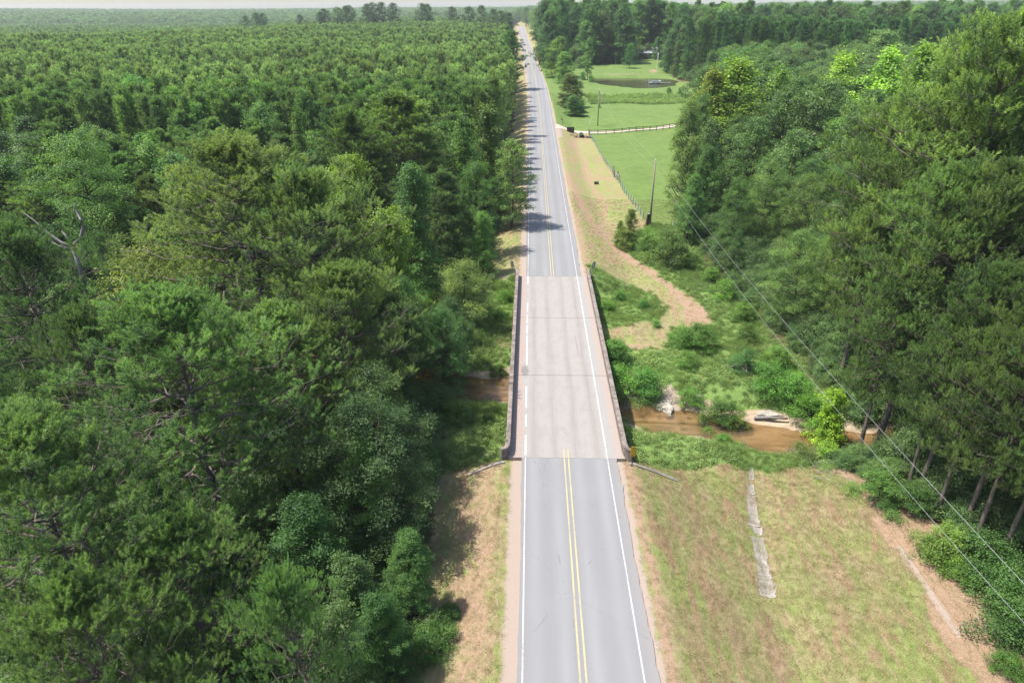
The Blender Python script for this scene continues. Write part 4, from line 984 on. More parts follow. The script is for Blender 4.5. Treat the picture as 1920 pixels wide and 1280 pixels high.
# tall weeds
WB = [clump(110, .5, 0, .7, .022, 'weed', True) for _ in range(2)]+[clump(150, .55, .65, .13, .75, 'weed', False) for _ in range(3)]
def pick(mask, n, ok=None):
    """random points on the ground grid cells where mask is high"""
    m2 = mask.reshape(ny, nx); out = []
    px_ = rng.uniform(*n[1], n[0]); py_ = rng.uniform(*n[2], n[0])
    ix = np.clip(np.searchsorted(xs, px_)-1, 0, nx-1); iy = np.clip(np.searchsorted(ys, py_)-1, 0, ny-1)
    k = rng.random(n[0]) < m2[iy, ix]
    return px_[k], py_[k]
wx, wy = pick(weeds*(1-ss(.2, .6, sand)), (26000, (-15, 42), (46, 120)))
k = (np.abs(wx) > 5.0) | (wy > 89); wx, wy = wx[k], wy[k]
s = rng.uniform(.4, .95, len(wx))*(1+.35*np.sin(wx*.8)*np.sin(wy*.6))
grassy = (np.sin(wx*.35+1.3)*np.sin(wy*.28+.5)+rng.normal(size=len(wx))*.5) > -.05
scatter('tall_weeds', np.c_[wx, wy, H(wx, wy)-.03], np.c_[s, s, s], rots(len(wx), .1), WB, 'tall weeds and vines covering the creek banks', idx=np.where(grassy, rng.integers(0, 2, len(wx)), rng.integers(2, 5, len(wx))), color=(1.15, 1.05, 1))
wx, wy = rng.uniform(19, 66, 1500), rng.uniform(271, 288, 1500)
s = rng.uniform(.8, 2.1, 1500); scatter('dam_weeds', np.c_[wx, wy, H(wx, wy)-.03], np.c_[s, s, s], rots(1500, .1), WB, 'strip of rank weeds at the foot of the pond bank', color=(.75, .95, .7))
# mown grass
GB = [clump(26, .28, 0, .1, .014, 'grass', True, .8) for _ in range(3)]
mown = (1-wood)*(1-sand)*(1-np.clip(weeds, 0, 1))*(1-.75*np.clip(dirt, 0, 1))*(1-np.clip(grav, 0, 1))
gx, gy = pick(mown, (60000, (-11, 27), (22, 52)))
g2x, g2y = pick(mown, (30000, (-10, 24), (68, 135))); gx, gy = np.r_[gx, g2x], np.r_[gy, g2y]
k = np.abs(gx) > 4.5; gx, gy = gx[k], gy[k]; s = rng.uniform(.6, 1.3, len(gx))
scatter('mown_grass', np.c_[gx, gy, H(gx, gy)-.01], np.c_[s, s, s], rots(len(gx), .1), GB, 'short mown grass with dry clippings on the verges')
# undergrowth inside the woods and along their edges
bx, by = rng.uniform(-105, -9, 9000), rng.uniform(14, 130, 9000)
k = (bx < wood_left_edge(by)-.9) & (bx > -.82*by-20) & (dist_poly(bx, by, CREEK) > 3.6); bx, by = bx[k], by[k]
b2x, b2y = rng.uniform(22, 62, 4200), rng.uniform(24, 160, 4200); k = (sdist(b2x, b2y, WOOD_R) > .6) & (sdist(b2x, b2y, WOOD_R) < 34) & (dist_poly(b2x, b2y, CREEK) > 3.4)
nb0 = len(bx)+int(k.sum()); bx, by = np.r_[bx, b2x[k]], np.r_[by, b2y[k]]
b3x, b3y = rng.uniform(-4, 170, 5200), rng.uniform(290, 470, 5200); k = (sdist(b3x, b3y, WOOD_R) > 1) & (sdist(b3x, b3y, WOOD_R) < 22); bx, by = np.r_[bx, b3x[k]], np.r_[by, b3y[k]]
s = rng.uniform(.35, 1.3, len(bx))*np.where((bx < 0) & (bx > wood_left_edge(by)-4) | (bx > 0) & (sdist(bx, by, WOOD_R) < 3), .62, 1); s[nb0:] *= 2.2
scatter('undergrowth', np.c_[bx, by, H(bx, by)-.05], np.c_[s, s, s*.9], rots(len(bx), .1), [k_[2] for k_ in K['bush_near']], 'shady undergrowth along the feet of the woods', color=(.85, 1.1, .7))

# shrubs one by one
def shrub(kind, x, y, h, label, tint):
    H0, tm, cm = K[kind][pyr.randrange(len(K[kind]))]; s = h/H0; ws = s*(1.0 if kind != 'bush_near' else min(1.35, 1+.5/h))
    nm, ct = ('young_tree', 'young tree') if h > 4 else ('shrub', 'shrub')
    r = empty(nm, (x, y, hz(x, y)-.05), label, ct, None, pyr.random()*6.28); r.scale = (ws, ws, s)
    tint = (tint[0], 1+(tint[1]-1)*.7, tint[2]); link('stem', tm, r); c_ = link('foliage', cm, r); c_.color = (*tint, 1); return r
shrub('drape', 12.6, 104.6, 6.8, 'pointed young tree standing on the mown bank below the wire fence', (1.7, 1.75, 1.0))
shrub('drape', 11.2, 106.2, 4.4, 'shorter young tree against the pointed one on the bank', (1.5, 1.7, 0.9))
shrub('bush_near', 14.9, 104.4, 3.6, 'low bush right behind the pointed young tree', (1.1, 1.35, 0.8))
shrub('bush_near', 17.8, 98.0, 5.2, 'rounded leafy bush at the corner of the wood', (1.15, 1.3, 0.85))
shrub('bush_near', 16.2, 102.2, 3.4, 'light green bush between the young trees and the corner bush', (1.2, 1.4, 0.85))
shrub('bush_near', 9.2, 62.4, 3.3, 'rounded dark green shrub just above the sandbank', (0.9, 1.25, 0.7))
shrub('bush_near', 6.1, 63.3, 3.2, 'leafy shrub against the right parapet above the stream', (1.1, 1.5, 0.7))
shrub('bush_near', 5.9, 66.8, 2.8, 'leafy shrub along the middle of the right parapet', (1.0, 1.4, 0.7))
shrub('bush_near', 14.3, 70.9, 2.5, 'leafy shrub at the bottom tip of the mown loop', (1.1, 1.45, 0.7))
shrub('bush_near', 16.7, 70.9, 3.0, 'large bright shrub right of the mown loop', (1.0, 1.4, 0.65))
shrub('bush_near', 14.2, 65.9, 1.8, 'low shrub in front of the large bright shrub', (1.2, 1.5, 0.8))
shrub('bush_near', 15.4, 57.6, 3.0, 'dark olive shrub overhanging the stream bank', (0.95, 1.1, 0.6))
shrub('willow', 17.4, 57.0, 2.6, 'pale yellowish bush on the stream bank beside the olive shrub', (1.5, 1.4, 0.8))
shrub('bush_near', 13.6, 60.3, 1.9, 'grassy green bush above the white bank', (1.1, 1.4, 0.75))
shrub('bush_near', 21.3, 60.8, 3.0, 'bright green bush before the dark wood on the far bank', (1.05, 1.5, 0.7))
shrub('bush_near', 23.6, 59.5, 3.0, 'leafy bush nearest the bare log on the stream bank', (1.1, 1.5, 0.7))
shrub('bush_near', 20.3, 65.0, 2.4, 'bluish green low bush behind the stream bank', (0.8, 1.25, 0.95))
shrub('bush_near', 23.5, 66.2, 2.4, 'green bush beneath the lower power wire', (1.1, 1.45, 0.7))
shrub('bush_near', 24.4, 57.3, 2.8, 'bright bush at the right end of the sandbar', (1.15, 1.55, 0.65))
shrub('bush_near', 23.3, 78.2, 2.4, 'bush of bright leaves below the dark round tree', (1.15, 1.5, 0.7))
shrub('bush_near', 22.2, 90.8, 2.2, 'low vine mound beside the reddish bare track', (1.2, 1.5, 0.7))
shrub('bush_near', 23.0, 84.9, 2.6, 'vine mound at the foot of the right hand wood', (1.1, 1.5, 0.7))
shrub('bush_near', 21.1, 96.2, 2.2, 'vine mound between the corner bush and the wood', (1.15, 1.5, 0.7))
shrub('bush_near', 22.4, 72.6, 2.0, 'scrubby bush amid the tall weeds', (1.2, 1.4, 0.8))
shrub('bush_near', 14.4, 51.9, 1.2, 'small round bush on the near bank of the stream', (1.0, 1.5, 0.7))
shrub('bush_near', 20.9, 49.8, 2.0, 'brushy shrub at the near end of the stream', (1.2, 1.2, 0.9))
shrub('bush_near', 22.6, 50.0, 2.3, 'shrub beside the yellow lime young tree', (1.3, 1.5, 0.6))
shrub('bush_near', 12.5, 76.8, 0.9, 'tiny bush on the edge of the mown loop', (1.0, 1.4, 0.8))
shrub('bush_near', 9.1, 84.5, 1.2, 'low green mound inside the mown loop', (1.0, 1.5, 0.7))
shrub('bush_near', 11.9, 81.8, 1.1, 'dark low bush at the tip of the weedy patch', (0.8, 1.3, 0.6))
shrub('bush_near', 6.7, 80.9, 1.4, 'bright low bush beside the right parapet at the loop', (1.2, 1.6, 0.6))
shrub('bush_near', 24.2, 43.5, 2.6, 'leafy bush at the corner of the reddish needle strip', (1.1, 1.4, 0.8))
shrub('bush_near', 25.5, 41.9, 2.4, 'bush under the pine edge beside the needle strip', (0.9, 1.3, 0.8))
shrub('bush_near', 25.9, 36.3, 2.8, 'yellow tinted bush below the leaning pine stems', (1.3, 1.45, 0.7))
shrub('bush_near', 26.1, 35.1, 1.6, 'small bush spilling onto the red dirt', (1.2, 1.45, 0.7))
shrub('bush_near', 27.3, 35.3, 3.2, 'broad dark bush at the field edge near the wires', (0.85, 1.2, 0.8))
shrub('bush_near', 27.0, 33.0, 3.2, 'feathery dark bush farther down the field edge', (0.85, 1.2, 0.8))
shrub('bush_near', 26.9, 30.5, 3.0, 'dark bush at the right edge above the lone small shrub', (0.85, 1.15, 0.75))
shrub('bush_near', 24.9, 27.9, 1.3, 'small bright shrub standing alone in the lower right corner', (1.1, 1.5, 0.7))
shrub('bush_near', -7.9, 30.5, 1.0, 'small weed bush at the wood edge in the verge shade', (0.8, 1.1, 0.6))
shrub('bush_near', -9.1, 28.1, 2.2, 'dark leafy bush at the bottom of the left verge', (0.9, 1.2, 0.7))
shrub('bush_near', -11.5, 34.9, 3.2, 'light leafy bush projecting over the left verge', (1.2, 1.5, 0.8))
shrub('bush_near', -9.8, 54.8, 2.2, 'sunlit sprig bush left of the near parapet end', (1.1, 1.3, 0.8))
shrub('bush_near', -7.0, 54.8, 0.9, 'low bush in the shade left of the bridge', (0.9, 1.3, 0.6))
shrub('bush_near', -6.5, 66.6, 1.2, 'low bush on the far stream bank left of the bridge', (1.1, 1.4, 0.7))
shrub('bush_near', -6.5, 84.2, 1.6, 'bright low bush beside the far left wing wall', (1.1, 1.6, 0.6))
shrub('bush_near', -7.3, 77.8, 1.8, 'bright low bush midway along the left parapet', (1.1, 1.6, 0.65))
shrub('bush_near', -8.8, 71.1, 2.0, 'leafy bush above the bare bank left of the bridge', (1.2, 1.4, 0.7))


# ------------------------------------------------------------------ smaller things
M['sign_yellow'] = plain('marker_yellow', (.85, .5, .03), .5, .05, 3)
M['pinkdirt'] = plain('pink_rubble', (.3, .2, .15), .95, .4, 2, .03)
M['whiterock'] = plain('chalky_white_bank', (.33, .3, .25), .95, .35, 1.5, .05)
def marker(x, y, label, rz, lean, front, stripes=True):
    r = empty('object_marker_sign', (x, y, hz(x, y)-.05), label, 'road sign', None, rz); r.rotation_euler[1] = lean
    MB().box((0, 0, .95), (.07, .04, 1.9)).build('post', M['darkwood'] if front else M['steel'], r)
    pts = [(-.21, .06), (-.17, 0), (.17, 0), (.21, .06), (.21, .86), (.17, .92), (-.17, .92), (-.21, .86)]
    n = 8; v = [(a, -.045, 1.05+b) for a, b in pts]+[(a, -.03, 1.05+b) for a, b in pts]
    mb = MB().add(v, [[i, (i+1) % n, n+(i+1) % n, n+i] for i in range(n)]+[[0, 3, 2, 1], [0, 7, 4, 3], [7, 6, 5, 4], [8, 9, 10, 11], [8, 11, 12, 15], [15, 12, 13, 14]])
    pl = mb.build('sign_plate', M['sign_yellow'] if front else M['signback'], r)
    if front:
        st = MB()
        for k in range(-1, 6):          # black stripes rising to the right
            z0 = .02+k*.19; q = [(-.205, z0), (.205, z0+.22), (.205, z0+.31), (-.205, z0+.09)]
            q = [(a, min(.905, max(.015, b))) for a, b in q]
            if len(set(b for _, b in q)) < 2: continue
            st.add([(a, -.0495, 1.05+b) for a, b in q], [[0, 1, 2, 3]])
        st.build('black_stripes', M['black'], pl)
marker(5.2, 44.9, 'yellow and black striped marker at the near end of the right parapet', 0, 0, True)
marker(5.3, 88.3, 'grey sign back leaning at the far end of the right parapet', math.pi+.1, -.22, False)
marker(-5.3, 88.5, 'grey sign back at the far end of the left parapet in shade', math.pi-.1, .14, False)

def pole(x, y, h, label, arm=False):
    z = hz(x, y); r = empty('utility_pole', (x, y, z-.1), label, 'utility pole')
    MB().tube([(0, 0, -.3), (0, 0, h*.5), (.02, 0, h)], [.17, .145, .11], 10).build('shaft', M['pole'], r, smooth=True)
    MB().tube([(0, 0, h), (0, 0, h+.16)], [.05, .035], 8).build('insulator', M['white'], r)
    MB().box((.13, 0, h-1.55), (.12, .1, .16)).build('bracket', M['steel'], r)
    return (x, y, z-.1+h+.16), (x+.18, y, z-.1+h-1.55)
p0 = pole(19.8, 16.5, 11.6, 'wooden power pole beside the right field near the camera')
p1 = pole(18.0, 117.6, 11.4, 'bare wooden power pole in the pasture nearest the bridge')
p2 = pole(17.8, 222, 11.0, 'grey power pole beyond the pale driveway')
p3 = pole(21.2, 395, 7.5, 'short pale pole below the far farm building')
MB().box((-.1, -.14, 10.1), (.34, .34, .7)).build('transformer', M['greypaint'], bpy.data.objects['utility_pole.002'])
def span(a, b, sag, name, label):
    t = np.linspace(0, 1, 26)[:, None]; p = np.array(a)*(1-t)+np.array(b)*t; p[:, 2] -= sag*4*(t*(1-t))[:, 0]
    return tag(MB().tube(p, (.012), 4).build(name, M['wire']), label, 'power line', 'power wires on the roadside poles')
span(p0[0], p1[0], 1.5, 'power_wire', 'upper bare wire of the long span over the right field')
span(p0[1], p1[1], 2.0, 'power_wire', 'lower wire of the long span over the right field')
span(p1[0], p2[0], 1.4, 'power_wire', 'thin upper wire over the pasture to the driveway pole')
span(p1[1], p2[1], 1.7, 'power_wire', 'thin lower wire over the pasture to the driveway pole')
zz = hz(15.3, 223.5); gw = empty('guy_wire', (15.3, 223.5, zz), 'pale guy wire bracing the grey pole at the driveway', 'guy wire')
MB().tube([(0, 0, 0), (2.5, -1.5, p2[1][2]-zz)], .015, 4).build('cable', M['wire'], gw)
MB().tube([(0, 0, 0), (.75, -.45, (p2[1][2]-zz)*.3)], .05, 6).build('guard_sleeve', M['white'], gw)
# dark post at the foot of the pole
cp = empty('corner_post', (17.35, 117.0, hz(17.35, 117)-.1), 'thick dark leaning post at the foot of the pasture power pole', 'fence post'); cp.rotation_euler = (0, .1, .3)
MB().box((0, 0, 1.1), (.5, .34, 2.2)).build('timber', M['darkwood'], cp, bevel=.03); MB().box((0, 0, 2.24), (.42, .28, .06)).build('cap', M['steel'], cp)

# wire fence along the pasture
FP = np.array([(14.0, 208.5), (14.6, 185), (15.5, 154.5), (16.0, 150.2), (16.8, 129), (17.2, 118.4)])
fs_ = np.r_[0, np.cumsum(np.hypot(*np.diff(FP, axis=0).T))]
wf = empty('wire_fence', (15, 160, 0), 'wire pasture fence on thin green steel posts', 'fence')
def fpart(mb, nm, mt):
    o = mb.build(nm, mt, wf); o.matrix_parent_inverse = Matrix.Translation((-15, -160, 0)); return o
q = np.arange(0, fs_[-1], 2.6); fx, fy = np.interp(q, fs_, FP[:, 0]), np.interp(q, fs_, FP[:, 1])
for a, b in zip(fx, fy):
    if 149.5 < b < 155.5: continue
    z = hz(a, b); fpart(MB().box((a, b, z+.62), (.07, .07, 1.45), pyr.random()), 'fence_post', M['green_tpost'])
for a, b, hh in ((15.55, 155, 2.0), (15.5, 152.9, 1.7), (16.0, 150.6, 2.0), (16.1, 148.6, 1.7), (14.0, 208.5, 1.9), (14.1, 206.2, 1.5)):
    z = hz(a, b); fpart(MB().tube([(a, b, z-.2), (a, b, z+hh)], .13, 8), 'timber_post', M['pole'])
fz = H(fx, fy)
for k_ in range(5): fpart(MB().tube(np.c_[fx, fy, fz+.2+.27*k_], .012, 3), 'wire_strand', M['steel'])
for a, b in (((15.55, 155), (15.5, 152.9)), ((16, 150.6), (16.1, 148.6))):
    z = hz(*a); fpart(MB().tube([(*a, z+1.2), (*b, z+1.1)], .07, 6), 'brace_rail', M['pole'])
# gate between the timber posts
gt = empty('field_gate', (15.75, 152, hz(15.75, 152)), 'closed steel field gate between the timber fence posts', 'gate'); gt.rotation_euler[2] = math.atan2(-2.6, .35)
for k_ in range(5): MB().tube([(-1.3, 0, .25+.24*k_), (1.3, 0, .25+.24*k_)], .025, 5).build('gate_bar', M['steel'], gt)
for s_ in (-1.3, 1.3): MB().tube([(s_, 0, .2), (s_, 0, 1.25)], .03, 6).build('gate_upright', M['steel'], gt)
# board fence along the driveway
BF = np.array([(14.3, 208.6), (23.4, 209.6), (33.8, 214.4), (44, 220), (54, 226)]); s_ = np.r_[0, np.cumsum(np.hypot(*np.diff(BF, axis=0).T))]
bf = empty('board_fence', (30, 212, 0), 'dark two rail board fence along the pale driveway', 'fence')
q = np.arange(0, s_[-1], 2.44); bx_, by_ = np.interp(q, s_, BF[:, 0]), np.interp(q, s_, BF[:, 1]); bz_ = H(bx_, by_)
for a, b, z in zip(bx_, by_, bz_):
    o = MB().box((a, b, z+.7), (.15, .15, 1.5)).build('fence_post', M['darkwood'], bf); o.matrix_parent_inverse = Matrix.Translation((-30, -212, 0))
for hh in (.35, .85, 1.3):
    mb = MB()
    for i_ in range(len(bx_)-1):
        a, b = np.array([bx_[i_], by_[i_], bz_[i_]+hh]), np.array([bx_[i_+1], by_[i_+1], bz_[i_+1]+hh]); m_ = (a+b)/2
        dx, dy, dz = b-a; mb.box((m_[0]+.09*dy/2.44, m_[1]-.1, m_[2]), (np.linalg.norm(b-a)-.01, .04, .14), math.atan2(dy, dx), 0, -math.asin(dz/np.linalg.norm(b-a)))
    o = mb.build('rail', M['darkwood'], bf); o.matrix_parent_inverse = Matrix.Translation((-30, -212, 0))
# slatted bin, rubble and culvert by the driveway
bn = empty('trash_bin', (8.7, 210.0, hz(8.7, 210)), 'dark open topped slatted bin where the driveway meets the road', 'trash bin')
for x_, y_, sx, sy in ((0, -.7, 2.1, .06), (0, .7, 2.1, .06), (-1.05, 0, .06, 1.34), (1.05, 0, .06, 1.34)):
    mb = MB()
    for k_ in range(5): mb.box((x_, y_, .2+.26*k_), (sx, sy, .22))
    mb.build('slatted_side', M['darkwood'], bn)
for x_ in (-1.0, 1.0):
    for y_ in (-.64, .64): MB().box((x_, y_, .7), (.09, .09, 1.5)).build('corner_post', M['darkwood'], bn)
MB().box((0, 0, .45), (2.0, 1.3, .7)).build('rubbish', M['black'], bn, bevel=.1)
def lump(name, x, y, r, h, n, mat, label, cat, seed=1, flat=1.):
    rr = np.random.default_rng(seed); mb = MB()
    for k_ in range(n):
        a = rr.random()*6.28; d = r*rr.random()**.6; px_, py_ = x+d*math.cos(a)*flat, y+d*math.sin(a); s = (.15+.35*rr.random())*r*.5
        mb.box((px_, py_, hz(px_, py_)+h*(1-d/r)*.8), (s, s*.8, s*.5), rr.random()*3, rr.normal()*.4, rr.normal()*.4)
    return tag(mb.build(name, mat, bevel=.04), label, cat)
lump('rubble_pile', 11.0, 204.6, 2.6, .7, 60, M['pinkdirt'], 'heap of broken earth and rubble around the driveway culvert', 'rubble pile', 3, 1.2)
cu = empty('culvert', (11.7, 203.6, hz(11.7, 203.6)), 'black mouth of the culvert pipe under the rubble heap', 'culvert')
an = np.linspace(0, math.pi*2, 17)[:-1]
MB().tube([(0, -.9, .25), (0, 3.5, .3)], .62, 16).build('pipe', M['black'], cu)
MB().box((-1.5, -.5, .05), (1.9, .3, .8), .3).build('head_wall', M['darkwood'], cu, bevel=.06); MB().box((1.7, -.45, 0), (2.2, .3, .6), -.25).build('head_wall', M['darkwood'], cu, bevel=.06)
def mailbox(x, y, label):
    r = empty('mailbox', (x, y, hz(x, y)), label, 'mailbox')
    MB().box((0, 0, .55), (.1, .1, 1.2)).build('post', M['darkwood'], r); MB().box((-.1, 0, 1.12), (.5, .08, .08)).build('arm', M['darkwood'], r)
    t_ = np.linspace(0, math.pi, 9); pr = [(-.14, 0)]+[(-.14*math.cos(a), .12+.14*math.sin(a)) for a in t_]+[(.14, 0)]
    n = len(pr); v = [(-.6, a, 1.17+b) for a, b in pr]+[(.05, a, 1.17+b) for a, b in pr]+[(-.6, 0, 1.25), (.05, 0, 1.25)]
    bx = MB().add(v, [[i, (i+1) % n, n+(i+1) % n, n+i] for i in range(n)], [[(i+1) % n, i, 2*n] for i in range(n)]+[[n+i, n+(i+1) % n, 2*n+1] for i in range(n)]).build('box', M['black'], r)
    MB().box((-.45, -.16, 1.4), (.05, .015, .2)).build('flag', M['sign_yellow'], bx)
mailbox(6.7, 221, 'black mailbox on a post across the driveway from the bin'); mailbox(.9, 397, 'small dark mailbox on the grass verge far up the road')
# black drum lying in the roadside swale, small pale things
dr = empty('drum', (11.1, 147.3, hz(11.1, 147.3)+.3), 'small black drum lying on the mown roadside', 'drum', rz=.3)
MB().tube([(-.42, 0, 0), (-.4, 0, 0), (.4, 0, 0), (.42, 0, 0)], [.29, .31, .31, .29], 14).build('barrel', M['black'], dr, smooth=False)
for s_ in (-.14, .14): MB().tube([(s_-.02, 0, 0), (s_+.02, 0, 0)], .325, 14).build('hoop', M['steel'], dr)
def stake(x, y, h, label):
    r = empty('marker_post', (x, y, hz(x, y)-.05), label, 'marker post')
    MB().tube([(0, 0, 0), (0, 0, h)], .07, 8).build('tube', M['white'], r); MB().box((0, -.09, h-.16), (.22, .03, .3)).build('plate', M['white'], r)
stake(21.9, 117, 1.0, 'short white marker post at the foot of the wood by the pasture'); stake(18.8, 279, 1.3, 'small white marker post near the weeds before the pond')

# broken concrete ditch lining
dt = empty('concrete_ditch', (14.5, 41, 0), 'pale broken concrete ditch lining running down the right field', 'ditch lining')
DP = np.array([(13.0, 33.9), (13.5, 36.7), (14.25, 40.9), (15.1, 44.8), (15.9, 48.2), (16.2, 49.6)]); s_ = np.r_[0, np.cumsum(np.hypot(*np.diff(DP, axis=0).T))]
for a, b, wA, wB, sh in ((0, 2.0, 1.15, .95, 0), (2.03, 6.1, .95, .9, .02), (6.3, 7.2, .6, .8, .12), (7.26, 11.0, .95, .75, -.1), (11.08, 12.6, .7, .5, -.06), (13.0, 14.6, .4, .4, .05)):
    u = np.linspace(a, b, 14); cx_, cy_ = np.interp(u, s_, DP[:, 0])+sh, np.interp(u, s_, DP[:, 1]); W_ = np.linspace(wA, wB, 14)*(1+.12*rng.normal(size=14)); rows = []
    for e, dz in ((-.5, .03), (-.25, .0), (0, -.01), (.25, .0), (.5, .03)):
        x_ = cx_+e*W_+.03*rng.normal(size=14); rows.append(np.c_[x_, cy_, H(x_, cy_)+.035+dz])
    v = np.vstack(rows); k = np.arange(13); top = [np.stack([k+14*r_, k+14*(r_+1), k+1+14*(r_+1), k+1+14*r_], 1) for r_ in range(4)]
    nv = len(v); v2 = np.vstack([v, v-[0, 0, .25]]); sd_ = [np.stack([k, k+1, k+1+nv, k+nv], 1), np.stack([k+56, k+56+nv, k+57+nv, k+57], 1)]
    e_ = [np.array([[14*r_, 14*r_+nv, 14*(r_+1)+nv, 14*(r_+1)], [14*r_+13, 14*(r_+1)+13, 14*(r_+1)+13+nv, 14*r_+13+nv]]) for r_ in range(4)]
    o = link('ditch_slab', mesh_np('ditch_slab', v2, top+sd_+e_, M['ditchconc']), dt); o.matrix_parent_inverse = Matrix.Translation((-14.5, -41, 0))

# stream banks: chalky bank, rocks, logs, brush
def rock(x, y, rx, ry, h, seed, label, mat='whiterock'):
    rr = np.random.default_rng(seed); n = 14; m_ = 7; v = []
    ph = rr.random(4)*6
    for i in range(m_):
        for j in range(n):
            a = j/n*6.283; t = i/(m_-1); rad = math.cos(t*1.45)**.6*(1+.18*math.sin(3*a+ph[0])+.12*math.sin(5*a+ph[1]+3*t)); rad *= 1+.08*rr.normal()
            v.append((rx*rad*math.cos(a), ry*rad*math.sin(a), h*math.sin(t*1.5)-.3+.05*rr.normal()))
    v.append((0, 0, h-.3)); f = [[i*n+j, i*n+(j+1) % n, (i+1)*n+(j+1) % n, (i+1)*n+j] for i in range(m_-1) for j in range(n)]
    t3 = [[(m_-1)*n+j, (m_-1)*n+(j+1) % n, m_*n] for j in range(n)]
    o = MB().add(v, f, t3).build('rock', M[mat]); o.location = (x, y, hz(x, y)); return tag(o, label, 'rock')
rock(11.0, 60.3, .9, 1.3, .65, 4, 'large chalky pale bank of clay above the stream sand'); rock(14.3, 61.2, .7, .45, .5, 5, 'small chalky rock behind the grassy bank bush')
rock(20.7, 58.3, 1.3, .7, .6, 6, 'pale flat rock shelf behind the long sandbar'); rock(6.4, 64.4, .5, .35, .4, 7, 'grey stone by the right parapet above the sand', 'conc'); rock(-6.7, 60.4, .5, .3, .3, 8, 'pale stone on the shady bank left of the bridge', 'conc')
rock(-6.6, 49.8, .35, .3, .35, 9, 'small pale rock in the weeds left of the near parapet end', 'conc'); rock(-8.2, 51.0, .3, .25, .3, 10, 'grey rock half hidden left of the bridge weeds', 'conc')
def sticks(name, x, y, n, L, r, rad, mat, label, cat, seed, flat=.25, zoff=.1):
    rr = np.random.default_rng(seed); mb = MB(); z0 = hz(x, y)
    for k_ in range(n):
        c = np.array([x, y, z0+zoff])+rr.normal(size=3)*[r, r*.7, .12]; d = rr.normal(size=3); d[2] *= flat; d /= np.linalg.norm(d); l_ = L*(.5+.8*rr.random()); b = c+d*l_; b[2] = max(b[2], z0)
        mb.tube([c-d*l_*.3, (c+b)/2+rr.normal(size=3)*.08*l_*.5, b], [rad, rad*.8, rad*.4], 4)
    return tag(mb.build(name, M[mat]), label, cat)
tag(MB().tube([(19.2, 57.9, hz(19.2, 57.9)+.22), (20.6, 57.6, -3.35), (22.2, 57.3, -3.3)], [.16, .14, .1], 8).build('fallen_log', M['deadwood'], smooth=True), 'bare grey log lying behind the long sandbar', 'log')
sticks('branch_pile', 20.2, 65.1, 16, 1.0, .9, .06, 'deadwood', 'pale dead branches lying in the far bank weeds', 'dead branches', 2, .1, .5)
sticks('branch_pile', 22.2, 52.2, 60, 1.0, 1.0, .025, 'deadwood', 'tangle of dry brush at the near end of the sandbar', 'brush pile', 5, .5, .25)
sticks('branch_pile', 22.8, 47.2, 40, .9, 1.2, .02, 'deadwood', 'dry twigs on the needle strip beside the yellow lime tree', 'brush pile', 6, .2)
sticks('branch_pile', -10.0, 29.5, 40, 1.0, 1.0, .025, 'deadwood', 'dry brush at the foot of the left wood edge', 'brush pile', 8, .3)
sticks('branch_pile', 25.5, 30.6, 12, .8, .7, .02, 'deadwood', 'few pale sticks on the red dirt in the lower right', 'dead branches', 9, .1, .05)
# dead trees
def dead(x, y, limbs, trunk, label):
    r = empty('dead_tree', (x, y, hz(x, y)), label, 'dead tree')
    MB().tube(np.array(trunk[0]), trunk[1], 9).build('trunk', M['deadwood'], r, smooth=True)
    for P_, R_ in limbs: MB().tube(np.array(P_), R_, 7).build('limb', M['deadwood'], r, smooth=True)
    r.scale = (.85, .85, .94)
dead(-50, 66, [([(0, 0, 14.6), (1.2, 0, 15.4), (1.9, .1, 16.6), (1.9, .1, 17.6), (1.7, .1, 18.5), (1.75, .1, 19.3)], [.22, .2, .21, .17, .15, .07]),
    ([(0, 0, 14.5), (-1.3, 0, 15.0), (-2.6, .1, 16.0), (-3.9, .2, 17.4), (-5.0, .3, 18.3)], [.2, .17, .15, .08, .03]),
    ([(0, 0, 14.2), (-1.6, -.3, 14.7), (-2.9, -.3, 15.6), (-4.0, -.3, 16.5)], [.18, .14, .1, .04]),
    ([(-.1, 0, 14.7), (-.4, 0, 15.7), (-.9, .1, 16.3)], [.2, .17, .02])], ([(0, 0, 0), (.2, 0, 7), (.1, 0, 12), (0, 0, 14.8)], [.5, .4, .3, .25]), 'grey broken snag with two upswept limbs standing in the left wood')
def twigs(x, y, z, seed, L, label):
    rr = np.random.default_rng(seed); mb = MB(); g0 = hz(x, y)
    mb.tube([(x, y, g0), (x, y, z)], [.12, .06], 6)
    for k_ in range(7):
        a = rr.random()*6.28; d = np.array([math.cos(a), math.sin(a)*.6, .35+.5*rr.random()]); p = np.array([x, y, z-.5+.4*rr.random()])
        q1 = p+d*L*.5; q2 = q1+d*L*.5+rr.normal(size=3)*.3; mb.tube([p, q1, q2], [.07, .045, .015], 5)
        for j in range(4):
            s = p+(q2-p)*(.4+.15*j); mb.tube([s, s+rr.normal(size=3)*.45], [.025, .008], 3)
    tag(mb.build('dead_tree', M['deadwood']), label, 'dead tree')
twigs(-37.5, 66, 14.6, 3, 2.6, 'bleached twiggy dead top left of the tallest broad pine'); twigs(-22.2, 55.6, 13.4, 4, 2.6, 'thin white dead twigs above the creek bend')
twigs(33.0, 76, 8, 9, 2, 'dry dead branch in the shade of the right pines')

